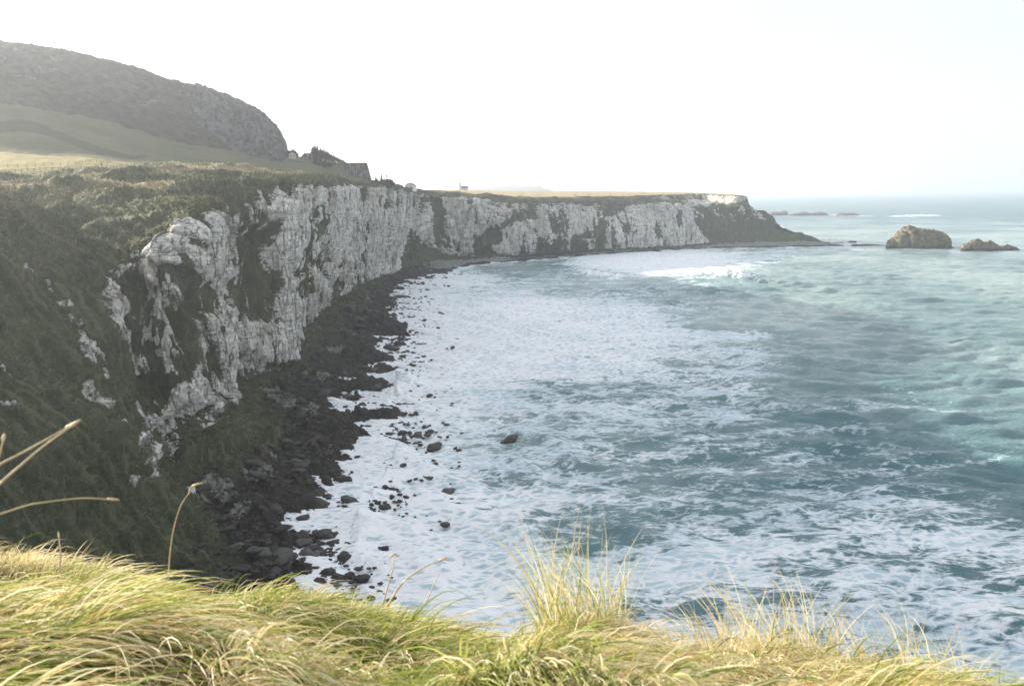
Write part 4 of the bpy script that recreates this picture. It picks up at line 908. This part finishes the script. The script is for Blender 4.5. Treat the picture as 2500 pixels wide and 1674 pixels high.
m = MB(); m.add([(-2.85,-2.9,2.6),(6.5,-2.9,2.6),(6.5,0,5.55),(-2.85,0,5.55),(-2.85,2.9,2.6),(6.5,2.9,2.6)], [(0,1,2,3),(3,2,5,4)]); m.build('roof', M_SLATE, ch)
for x in (-1.2, 1.4, 4.0):
    m = MB(); m.box(x, x + .8, -2.66, -2.5, .5, 2.0); m.build('window', M_GLASSD, ch)
# old lime kiln: battered wall built into the slope
def kiln():
    b = at(905, 441, 640); r = empty('lime_kiln', tuple(b), math.radians(4)); tag(r, 'old flat topped stone lime kiln with streaked whitewash, its right side sloping', 'kiln')
    h, wt, wb, dp = 12.2, 15.5, 18.3, 9.0
    n1, n2 = 60, 50; tt, ss = np.meshgrid(np.linspace(0, 1, n1), np.linspace(0, 1, n2), indexing='ij')
    z = -6 + (h + 6) * ss; xr = np.interp(z, [-6, 0, h - .8, h], [1.4, .2, -2.5, -2.7])
    x = -wb + (xr + wb) * tt; y = .06 * (h - z) * -1 + .25 * noise3(x * .8, z * .8, 2.2) + .12 * noise3(x * 2.4, z * 2.4, 5.1)
    q = np.stack([x, y, z], -1)
    t = NT('streaked_whitewash'); p = t.pos(); pv = t.pos((1, 1, .4)); a = t.noise(pv, .9, 7, .7); c = t.noise(p, 3, 6, .7)
    colr = t.mix(t.ramp(a, .44, .68), (.075, .072, .068), (.30, .295, .29)); colr = t.mix(t.ramp(c, .5, .7, 0, .6), colr, (.07, .065, .06))
    mt = t.done(colr, .95, t.bump(c, .2, .6))
    link('face_wall', mesh_np('face_wall', q, grid_faces(n1, n2)), mt, r)
    m = MB()
    m.add([(1.4,.35,-6),(.2,0,0),(-2.7,0,h-.02),(-2.7,dp,h-.02),(.2,dp,0),(1.4,dp,-6)], [(0,5,4,1),(1,4,3,2)])
    m.add([(-wb,0.3,-6),(-wb,0.3,h),(-wb,dp,h),(-wb,dp,-6)], [(0,1,2,3)]); m.build('side_wall', M_STONE, r)
    m = MB(); m.box(-wb - .2, -2.5, -.25, dp, h - .05, h + .28); m.build('coping', M_STONE, r)
kiln()
# poles by the cliff edge
for px, p0, p1, d, lb in [(930.2, 419, 445, 642, 'thinnest leftmost pole standing by the cliff edge'), (944.8, 424, 448, 645, 'pole with a small box near its top by the cliff edge'), (950.0, 423, 449, 648, 'bare rightmost pole of those by the cliff edge')]:
    b = at(px, p1, d); t_ = at(px, p0, d); hgt = t_[2] - b[2]
    r = empty('pole', (b[0], b[1], b[2] - 1.5)); tag(r, lb, 'pole', 'poles by the cliff edge')
    m = MB(); m.tube([(0, 0, 0), (0, 0, hgt + 1.5)], [.11, .07]); m.build('shaft', M_METAL, r)
    m = MB()
    if 'box' in lb: m.box(-.4, .4, -.25, .25, hgt * .62 + 1.5, hgt * .62 + 3.3); m.build('box', M_METAL, r)
    else: m.box(-.45, .45, -.05, .05, hgt + 1.0, hgt + 1.12); m.build('crossbar', M_METAL, r)
# bare trees
def tree_mesh(seed, h, spread, levels=3):
    g_ = random.Random(seed); tr, cr = MB(), MB()
    th = h * .38; tr.tube([(0,0,-.8),(.03*h*g_.uniform(-1,1),0,th*.5),(.05*h*g_.uniform(-1,1),.03*h*g_.uniform(-1,1),th)], [.035*h,.028*h,.020*h], 6)
    def br(p, d, L, r, lv):
        d = Vector(d).normalized(); mid = Vector(p) + d * L * .5 + Vector((g_.uniform(-1,1), g_.uniform(-1,1), g_.uniform(0,1))) * L * .08; e = Vector(p) + d * L + Vector((0,0,L*.1))
        cr.tube([p, mid, e], [r, r * .75, r * .45], 4)
        if lv > 0:
            for _ in range(5 if lv > 1 else 8):
                nd = d + Vector((g_.uniform(-1,1)*spread, g_.uniform(-1,1)*spread, g_.uniform(-.1,.9)))
                q = Vector(p).lerp(e, g_.uniform(.35, 1)); br(q, nd, L * g_.uniform(.5, .75), max(r * .55, .045), lv - 1)
    for k in range(7):
        a = k * .9 + g_.random(); br((0,0,th*g_.uniform(.15,1)), (math.cos(a)*spread, math.sin(a)*spread, 1.0), h * g_.uniform(.28, .42), .013 * h, levels - 1)
    return tr, cr
TV = []
for i in range(6):
    a, c = tree_mesh(50 + i, 6.0, .26 if i % 2 else .36)
    TV.append((a.build('trunk', M_BARK), c.build('crown', M_TWIG)))
TREE_L, TREE_G = 'leafless tree in the dense hedgerow running down the skyline to the lime kiln', 'bare trees of the hedgerow'
used = set()
def bare_tree(px, py, d, h, label, group=None):
    b = at(px, py, d); gz = min(ground(b[0], b[1]), b[2]); h += b[2] - gz; r = empty('bare_tree', (b[0], b[1], gz - .3), rb.uniform(0, 6.28)); r.scale = (h / 6.0,) * 3
    k = rb.randrange(6)
    for src in TV[k]:
        if (k, src.name) not in used: o = src; used.add((k, src.name))
        else: o = src.copy(); COL.objects.link(o)
        o.parent = r
    tag(r, label, 'tree', group)
for i in range(52):
    t_ = (i + rb.random()) / 52; px = 764 + 84 * t_; top = np.interp(px, [764, 770, 790, 815, 840, 848], [362, 359, 368, 380, 392, 397]); bot = np.interp(px, [764, 790, 815, 848], [388, 393, 399, 402])
    d = 690 + rb.uniform(-14, 14); bare_tree(px, bot, d, (bot - top) * d / FPX * rb.uniform(.8, 1.05), TREE_L, TREE_G)
bare_tree(757, 389, 700, 4.6, 'low bare tree between the dark cottage and the hedgerow'); bare_tree(923, 448, 642, 4.0, 'twiggy bare bush left of the poles by the cliff edge'); bare_tree(939, 449, 644, 4.4, 'twiggy bare bush among the poles by the cliff edge'); bare_tree(727, 386, 716, 3.6, 'small bare tree right of the pale walled house')
# evergreen shrubs: trunk and a crown of leaf clumps
def leaf_crown(seed, rx, ry, rz, n):
    g_ = np.random.default_rng(seed); q = g_.normal(size=(n, 3)); q /= np.linalg.norm(q, axis=1)[:, None]; q *= (g_.random(n) ** .4)[:, None]
    q *= (1 + .35 * noise3(q[:, 0] * 2 + seed, q[:, 1] * 2, q[:, 2] * 2))[:, None]
    c = q * np.array([rx, ry, rz]); a = g_.normal(size=(n, 3)); a /= np.linalg.norm(a, axis=1)[:, None]
    b_ = np.cross(a, g_.normal(size=(n, 3))); b_ /= np.linalg.norm(b_, axis=1)[:, None]; s = g_.uniform(.12, .28, n)[:, None] * (rx + rz) / 5
    return np.stack([c - a*s - b_*s, c + a*s - b_*s, c + a*s + b_*s, c - a*s + b_*s], 1).reshape(-1, 3), np.arange(n * 4).reshape(n, 4)
M_LEAF = plain('dark_leaves', (.040, .046, .022), .8, .4, 1.0)
def shrub(px, py, d, rx, rz, label, name='evergreen_tree', seed=1, cat='tree', group=None):
    b = at(px, py, d); r = empty(name, tuple(b)); tag(r, label, cat, group)
    m = MB(); m.tube([(0,0,-1),(.1,0,rz*.6),(0,.1,rz*1.1)], [.22, .16, .08]); m.build('trunk', M_BARK, r)
    a, f_ = leaf_crown(seed, rx, rx * .8, rz, 900); a[:, 2] += rz * .95
    link('crown', mesh_np('crown', a, f_, smooth=False), M_LEAF, r)
shrub(713, 384, 722, 5.0, 3.0, 'dark rounded tree leaning over the small pale house', seed=2)
shrub(697, 386, 735, 3.0, 1.6, 'low dark bush at the foot of the crag', 'bush', 3, 'bush')
shrub(946, 458, 652, 5.2, 3.2, 'large dark bush on the cliff edge under the poles', 'bush', 4, 'bush')
shrub(800, 409, 640, 4.2, 1.6, 'dark bush below the middle of the bare hedgerow', 'bush', 5, 'bush'); shrub(778, 404, 650, 4.6, 1.8, 'dark bush below the upper end of the bare hedgerow', 'bush', 6, 'bush')
# fences along the path
def fence(pts, gap, hgt, rails, label, name, r_post, r_rail):
    q = []
    for (px, py, d) in pts: q.append(at(px, py, d)[:2])
    q = np.array(q); L = np.concatenate([[0], np.cumsum(np.linalg.norm(np.diff(q, axis=0), axis=1))]); n = int(L[-1] / gap)
    s = np.linspace(0, L[-1], n + 1); x = np.interp(s, L, q[:, 0]); y = np.interp(s, L, q[:, 1]); z = [ground(a, b) for a, b in zip(x, y)]
    r = empty(name, (x[0], y[0], z[0])); tag(r, label, 'fence'); o = np.array([x[0], y[0], z[0]])
    for i in range(n + 1):
        m = MB(); p = np.array([x[i], y[i], z[i]]) - o; m.tube([(p[0], p[1], p[2] - .4), (p[0], p[1], p[2] + hgt)], r_post, 5); m.build('post', M_WOOD, r)
    for h in rails:
        m = MB(); m.tube([(x[i] - o[0], y[i] - o[1], z[i] - o[2] + h) for i in range(n + 1)], r_rail, 4); m.build('rail', M_WOOD, r)
fence([(-40,421,332),(0,420.5,337),(107,421,350),(161,418,356),(233,413,366),(264,411.5,372),(305,411,384),(392,410,398)], 2.3, 1.25, (.55, 1.1), 'wooden post and rail fence on the seaward side of the path', 'rail_fence', .13, .09)
fence([(-30,417,348),(47,416,356),(107,413,365),(152,410,372),(206,406,382),(270,404,394),(345,404,406)], 3.6, 1.35, (.6, .95, 1.28), 'thin wire fence on posts between the path and the sunlit field', 'wire_fence', .10, .03)
# the path between them
def path():
    pts = [(-60,419.5,338),(60,419,345),(130,418,354),(200,413.5,365),(260,409.5,378),(310,408,390),(360,406.5,400),(395,404,410),(400,400,422),(380,397,432),(350,396,440)]
    c = np.array([at(*p)[:2] for p in pts]); tt = np.linspace(0, len(pts) - 1, 90); c = pchip(np.arange(len(pts)), c, tt)
    tg = np.gradient(c, axis=0); tg /= np.linalg.norm(tg, axis=1)[:, None]; nr = np.stack([-tg[:, 1], tg[:, 0]], 1); rows = []
    for k in (-1.1, -.4, .4, 1.1):
        rows.append([(a[0] + b[0]*k, a[1] + b[1]*k, ground(a[0] + b[0]*k, a[1] + b[1]*k) + .10) for a, b in zip(c, nr)])
    tag(link('path', mesh_np('path', np.array(rows).swapaxes(0, 1), grid_faces(90, 4)), M_PATH), 'pale gravel footpath along the top of the slope', 'path', kind='structure')
path()
# two walkers
def person(px, py, d, coat, trou, hairc, label, rz):
    b = at(px, py, d); z = ground(b[0], b[1]) + .1; r = empty('person', (b[0], b[1], z), rz); tag(r, label, 'person', 'walkers on the path')
    def skinned(name, verts, edges, rad, mat, sub=2):
        me_ = bpy.data.meshes.new(name); me_.from_pydata(verts, edges, []); o = link(name, me_, mat, r)
        o.modifiers.new('skin', 'SKIN'); me_.skin_vertices[0].data[0].use_root = True
        for i, q in enumerate(rad): me_.skin_vertices[0].data[i].radius = q
        o.modifiers.new('smooth', 'SUBSURF').levels = sub; o.modifiers['smooth'].render_levels = sub
    V_ = [(0,0,.92),(0,0,1.15),(0,0,1.40),(0,.01,1.50),(0,.0,1.62),(0,0,1.74),(.10,0,.88),(.12,-.10,.48),(.12,-.02,.07),(.12,-.16,.03),(-.10,0,.88),(-.12,.10,.50),(-.12,.22,.10),(-.12,.10,.03),
          (.20,0,1.40),(.26,.05,1.12),(.25,-.08,.88),(.25,-.12,.80),(-.20,0,1.40),(-.26,-.05,1.12),(-.25,-.16,.90),(-.25,-.19,.82)]
    E_ = [(0,1),(1,2),(2,3),(3,4),(4,5),(0,6),(6,7),(7,8),(8,9),(0,10),(10,11),(11,12),(12,13),(2,14),(14,15),(15,16),(16,17),(2,18),(18,19),(19,20),(20,21)]
    R_ = [(.16,.12),(.15,.11),(.17,.12),(.06,.06),(.09,.11),(.07,.08),(.09,.09),(.065,.065),(.05,.05),(.04,.05),(.09,.09),(.065,.065),(.05,.05),(.04,.05),(.07,.07),(.05,.05),(.04,.04),(.035,.03),(.07,.07),(.05,.05),(.04,.04),(.035,.03)]
    skinned('body', V_, E_, R_, M_SKIN)
    keep = [0,1,2,14,15,16,18,19,20]; ix = {k: i for i, k in enumerate(keep)}
    skinned('coat', [V_[k] if k else (0,0,.80) for k in keep], [(ix[a], ix[c]) for a, c in E_ if a in ix and c in ix], [(R_[k][0]+.045, R_[k][1]+.045) for k in keep], coat)
    keep = [0,6,7,8,10,11,12]; ix = {k: i for i, k in enumerate(keep)}
    skinned('trousers', [V_[k] for k in keep], [(ix[a], ix[c]) for a, c in E_ if a in ix and c in ix], [(R_[k][0]+.022, R_[k][1]+.022) for k in keep], trou)
    skinned('hair', [(0,.03,1.68),(0,.02,1.76),(0,.05,1.60)], [(0,1),(0,2)], [(.11,.12),(.08,.08),(.08,.07)], hairc)
M_SKIN = plain('skin', (.50, .33, .25), .6, .1); M_DARKC = plain('dark_cloth', (.03, .03, .035), .9, .3); M_REDC = plain('rust_cloth', (.16, .05, .04), .9, .3); M_PALEC = plain('pale_blue_cloth', (.52, .55, .62), .9, .15)
person(248.5, 411, 374, M_DARKC, M_DARKC, M_DARKC, 'walker in dark clothes on the path beside one in a pale jacket', math.radians(75))
person(261.0, 411, 378, M_PALEC, M_PALEC, M_DARKC, 'walker in a pale blue jacket on the path', math.radians(75))
# ------------------------------------------------------------------ the grassy edge at the photographer's feet
KS = [  # px, py of the turf edge seen against the view, its distance
 (-1600,1343,4.2),(-800,1353,4.1),(-300,1373,3.9),(0,1395,3.7),(150,1415,3.6),(300,1485,3.4),(420,1518,3.35),(560,1491,3.45),(700,1488,3.5),(900,1525,3.4),(1060,1565,3.1),(1180,1621,2.9),(1290,1593,3.1),(1400,1543,3.2),
 (1500,1553,3.15),(1620,1609,3.0),(1780,1615,2.95),(1940,1613,2.95),(2080,1659,2.8),(2230,1678,2.75),(2400,1725,2.6),(2550,1758,2.5),(3000,1843,2.3),(4200,1953,2.2)]
kp = np.array([q[0] for q in KS], float)
kr = []
for px, py, D in KS:
    a = (px - CX) / FPX; e = at(px, py, D); zs = e[2] - EYE
    zn = min(-1.11, zs / D * 1.95 * 1.02)
    row = [(-7.0, -1.10), (-1.5, -1.02), (.6, -1.0), (1.35, min(-1.06, zs / D * 1.35)), (1.95, zn), (D * .5 + .975, (zn + zs) * .5 - .03), (D, zs), (D + .55, zs - .42), (D + 1.4, zs - 1.9), (D + 3.5, zs - 7), (D + 9, zs - 22), (D + 20, zs - 62)]
    kr.append([(a * max(d, 1.0 + .3 * d) if d < 1.4 else a * d, d, EYE + z) for d, z in row])
KR = np.array(kr); KV = np.array([0, .06, .12, .22, .34, .48, .66, .74, .82, .90, .95, 1.0])
kpx = np.concatenate([np.linspace(-1600, -350, 40, endpoint=False), np.linspace(-350, 2850, 420), np.linspace(2860, 4200, 40)])
kv = np.linspace(0, 1, 200)
KP = loft(KR, kp, KV, kpx, kv)
kx, ky, kz = KP[..., 0], KP[..., 1], KP[..., 2]
hm = .15 * fbm(kx * 1.3, ky * 1.5, 0 * kx, 3, .45, 2.0) * sstep(.15, .3, np.repeat(kv[None], len(kpx), 0)) * (1 - sstep(.60, .68, np.repeat(kv[None], len(kpx), 0)))
def mound(px, d, sx, sd, h):
    x0 = (px - CX) / FPX * d; return h * np.exp(-((kx - x0) / sx) ** 2 - ((ky - d) / sd) ** 2)
lx, ly = -.09 - .45, 2.9 - 1.95                                  # brow running across the hump, ground falls off to its right
sd = ((kx - .45) * ly - (ky - 1.95) * lx) / math.hypot(lx, ly)
brow = sstep(.0, .30, sd) * (1 - sstep(2.25, 2.7, ky)) * sstep(.9, 1.4, ky) * (1 - sstep(.7, 1.2, kx))
KP[..., 2] += hm + mound(1000, 2.45, .36, .36, .05) + mound(620, 2.75, .40, .30, .05) + mound(330, 2.0, .35, .25, .08) + mound(2050, 2.2, .35, .25, .06) + mound(60, 2.6, .35, .35, .05) - .22 * brow
KP[..., 2] -= .15 * sstep(-.05, .30, fbm(kx * 1.5 + 3, ky * 2.1, 0 * kx, 2, .45, 12.)) * sstep(.8, 1.2, ky) * (1 - sstep(2.3, 2.8, ky))
# the ground nearer than its edge never rises above the edge as seen by someone standing here
pyk = pchip(kp, np.array([q[1] for q in KS], float), kpx)
rr = fw[None] + rt[None] * ((kpx - CX) / FPX)[:, None] - up[None] * ((pyk - CY) / FPX)[:, None]
zl = EYE + (rr[:, 2] / rr[:, 1])[:, None] * KP[..., 1] - .012
KP[..., 2] = np.where((KP[..., 1] > .5) & (kv[None] < .68), np.minimum(KP[..., 2], zl), KP[..., 2])
t = NT('turf'); p_ = t.pos(); n_ = t.noise(p_, 9, 6, .65)
mt_turf = t.done(t.mix(t.ramp(n_, .35, .65), (.05, .06, .018), (.16, .13, .06)), .95, t.bump(n_, .04, .8))
tag(link('turf', mesh_np('turf', KP, grid_faces(len(kpx), len(kv))[:, ::-1]), mt_turf), 'turf of the near cliff edge', 'ground', kind='structure')

KN = grid_normals(KP)
if np.mean(KN[:, 60, 2]) < 0: KN = -KN
def knoll_at(px, vv):
    i = np.clip(np.interp(px, kpx, np.arange(len(kpx))), 0, len(kpx) - 1.001); j = np.clip(vv * (len(kv) - 1), 0, len(kv) - 1.001)
    i0, j0 = i.astype(int), j.astype(int); fi, fj = (i - i0)[:, None], (j - j0)[:, None]
    def bl(A): return (A[i0, j0] * (1 - fi) + A[i0 + 1, j0] * fi) * (1 - fj) + (A[i0, j0 + 1] * (1 - fi) + A[i0 + 1, j0 + 1] * fi) * fj
    return bl(KP), bl(KN)

def make_sward():
    g_ = np.random.default_rng(12); n = 150000; nc = 620
    cpx = g_.uniform(-330, 2830, nc); cvv = .235 + .465 * g_.random(nc) ** .85
    cb, cn = knoll_at(cpx, cvv)
    ci = g_.integers(0, nc, n); clump = g_.random(n) < .68
    px = g_.uniform(-330, 2830, n); vv = .235 + .475 * g_.random(n) ** .85
    b, nr = knoll_at(px, vv)
    csz = g_.uniform(.04, .11, nc); cang = g_.normal(0, .22, nc); cgr = g_.normal(0, .30, nc); chh = g_.uniform(.75, 1.35, nc)
    off = np.stack([g_.normal(size=n), g_.normal(size=n) * .8], 1) * csz[ci][:, None]
    # a clump stands on the turf around its centre
    bc = cb[ci].copy(); nrc = cn[ci]
    bc[:, :2] += off; slp = np.clip(nrc[:, :2] / np.clip(nrc[:, 2:3], .3, 1), -.5, .5); bc[:, 2] -= np.maximum((slp * off).sum(1), -.04)
    b = np.where(clump[:, None], bc, b); nr = unit(np.where(clump[:, None], nrc, nr) + np.array([0, 0, 1.3])); vv = np.where(clump, cvv[ci], vv)
    f1 = fbm(b[:, 0] * 1.1, b[:, 1] * 1.3, 0 * px, 3, .5, 6.); f2 = noise3(b[:, 0] * 3.5, b[:, 1] * 3.5, 0 * px + 4)
    ang = math.radians(-38) + 1.15 * f1 + .22 * f2 + g_.normal(0, .16, n) + np.where(clump, cang[ci], 0)     # wind combs the thatch over
    edge = sstep(.58, .66, vv); ang = ang * (1 - edge) + (math.radians(12) + .6 * f2 + g_.normal(0, .35, n)) * edge
    hor = np.stack([np.cos(ang), np.sin(ang), np.zeros(n)], 1)
    rad = np.concatenate([off / csz[ci][:, None], np.zeros((n, 1))], 1) * np.where(clump, .24, 0)[:, None]
    lay = np.clip(.74 + .35 * f1 + g_.normal(0, .10, n), .25, .95)                  # 1 = lying flat
    upright = g_.random(n) < np.where(edge > .5, .40, .08)
    lay = np.where(upright, g_.uniform(.05, .5, n), lay)
    d0 = unit(nr * (1.05 - lay)[:, None] * 2.0 + hor * lay[:, None] + rad + g_.normal(0, .05, (n, 3)))
    d1 = unit(hor + rad + np.array([0, 0, -1.0]) * np.where(upright, .0, 1)[:, None] + np.where(upright, .5, 0)[:, None] * np.array([0, 0, 1.]) + g_.normal(0, .10, (n, 3)))
    L = g_.lognormal(math.log(.185), .28, n) * np.where(clump, chh[ci], 1) * np.where(upright, .8, 1.15) * (1 - .45 * sstep(.36, .52, vv)); L = np.minimum(L, .34)
    w = g_.uniform(.0020, .0052, n)
    gr = np.clip(.50 + .9 * noise3(b[:, 0] * 1.0 + 5, b[:, 1] * 1.4, 0 * px) + np.where(upright, .25, 0) + np.where(clump, cgr[ci], 0) - .40 * edge, .04, .94)
    isg = g_.random(n) < gr
    cs = pick(g_, n, (.45, .43, .12), (STRAW, PALE, BROWN)); cg = pick(g_, n, (.55, .45), (GREEN, YGREEN))
    c0 = np.where(isg[:, None], cg, cs * .7 + YGREEN * .3); c1 = np.where(isg[:, None], cg * .65 + YGREEN * .35, cs)
    tag(link('grass', blade_mesh('grass', b - nr * .012, d0, d1, L, w, c0, c1, 6, 5, .045 * b[:, 1]), M_GRASS), 'wind combed straw and green grass along the near cliff edge', 'grass', kind='stuff')
make_sward()
# taller tufts standing up against the sea
def tuft(px, vv, n, spread, h0, h1, lean, label, seed, straw=.6):
    g_ = np.random.default_rng(seed); r_ = spread * np.sqrt(g_.random(n)); a = g_.random(n) * 6.283
    c, nr = knoll_at(np.array([float(px)]), np.array([vv])); c = c[0]
    b = np.stack([r_ * np.cos(a), r_ * np.sin(a) * .7, np.full(n, -.03)], 1)
    hor = np.stack([g_.normal(lean - .12, .34, n), g_.normal(0, .30, n), np.zeros(n)], 1)
    d0 = unit(np.array([0, 0, 1.]) + .28 * hor + .5 * b / spread * .4); d1 = unit(np.array([0, 0, .50]) + hor * 1.5 + np.array([.55, .2, 0]) * g_.normal(0, 1, (n, 1)))
    L = h0 + (h1 - h0) * g_.random(n) ** 1.9; w = g_.uniform(.0026, .0050, n)
    iss = g_.random(n) < straw; c1 = np.where(iss[:, None], pick(g_, n, (.5, .5), (STRAW, PALE)), pick(g_, n, (.3, .7), (GREEN, YGREEN))); c0 = c1 * .5 + YGREEN * .5
    o = link('grass_tuft', blade_mesh('grass_tuft', b, d0, d1, L, w, c0, c1, 8, seed), M_GRASS); o.location = tuple(c)
    tag(o, label, 'grass tuft', 'grass tufts on the cliff edge')
tuft(1425, .66, 300, .16, .14, .60, -.06, 'tallest green and straw grass tuft rising against the white water', 1, .6)
tuft(1320, .66, 70, .10, .10, .22, .25, 'short green grass tuft left of the tallest tuft', 6, .35)
tuft(1740, .66, 100, .10, .14, .34, -.55, 'straggling straw grass tuft bent to the left between two taller ones', 2, .8)
tuft(1945, .66, 240, .20, .10, .44, -.12, 'straw coloured grass tuft with a bushy brownish crown', 3, .85)
tuft(2230, .66, 220, .24, .10, .38, -.30, 'fine pale grass tuft leaning left at the right end of the edge', 4, .9)
tuft(2430, .66, 110, .12, .10, .28, -.1, 'thin low grass tuft at the far right end of the cliff edge', 7, .85)
# single dry stalks
def stalk(pts, d, rad, label, head=None):
    q = [at(px, py, d + k * .02) for k, (px, py) in enumerate(pts)]
    tt = np.linspace(0, len(q) - 1, 24); c = pchip(np.arange(len(q)), np.array(q), tt); b = c[0].copy()
    r = empty('grass_stalk', tuple(b)); tag(r, label, 'grass stalk', 'dry grass stalks')
    m = MB(); m.tube([tuple(p - b) for p in c], list(np.linspace(rad, rad * .45, 24)), 6); m.build('stem', M_STALK, r, True)
    if head:
        h = np.array([at(px, py, d + .02 * len(pts)) for px, py in head]); hh = pchip(np.arange(len(h)), h, np.linspace(0, len(h) - 1, 8))
        m = MB(); m.tube([tuple(p - b) for p in hh], [rad * .7, rad * 1.0, rad * 1.25, rad * 1.2, rad * 1.05, rad * .9, rad * .7, rad * .3], 7); m.build('seed_head', M_STALK, r, True)
M_STALK = plain('dry_stalk', (.62, .50, .30), .6, .2, 30)
stalk([(408,1470),(411,1400),(420,1310),(442,1232),(462,1202)], 3.0, 0.0038, 'tall thin dry grass stalk standing alone before the dark slope', [(460,1206),(470,1186),(487,1180),(494,1178)])
stalk([(-60,1190),(-10,1140),(60,1102),(120,1068),(170,1040)], 1.7, 0.0035, 'upper of the two straight stalks crossing at the left margin', [(160,1046),(180,1032)])
stalk([(-60,1250),(-10,1190),(50,1136),(110,1086),(180,1036)], 1.6, 0.0035, 'lower of the two straight stalks crossing at the left margin', [(170,1042),(198,1024)])
stalk([(-60,1270),(0,1254),(90,1228),(190,1216),(275,1219)], 1.8, 0.0028, 'long stalk arching almost level over the dark slope at left', [(262,1217),(292,1220)])
stalk([(-20,1160),(-2,1110),(10,1066)], 1.7, 0.0035, 'short steep stalk cut by the left margin', [(7,1076),(11,1058)])
stalk([(935,1475),(950,1420),(962,1375),(962,1356)], 2.7, 0.0030, 'short hooked dry stalk before the foam', [(950,1362),(964,1352),(976,1358)])
stalk([(945,1480),(985,1420),(1040,1382),(1080,1365)], 2.7, 0.0035, 'dry stalk bowing far to the right over the foam', [(1070,1369),(1084,1364),(1098,1367)])
stalk([(1040,1470),(1058,1430),(1072,1400)], 2.8, 0.0024, 'short straight dry stalk right of the bowing one')
stalk([(145,1410),(148,1360),(145,1325),(143,1302)], 3.1, 0.0032, 'short brown stalk with a dark tip above the left bank', [(144,1312),(142,1296)])


# ------------------------------------------------------------------ haze
def build_haze():
    x0, x1, y0, y1, z0, z1 = -70000, 70000, -300, 75000, -9, 215
    b = MB(); b.box(x0, x1, y0, y1, z0, z1)
    t = NT('sea_haze'); pv = t.n('ShaderNodeVolumePrincipled'); pv.inputs['Color'].default_value = (.70, .77, .88, 1)
    pv.inputs['Density'].default_value = HAZE_DENSITY; pv.inputs['Anisotropy'].default_value = .55
    t.t.links.new(pv.outputs[0], t.out.inputs['Volume'])
    tag(b.build('haze', t.m), 'pale sea haze over the whole bay', 'haze', kind='stuff')
build_haze()
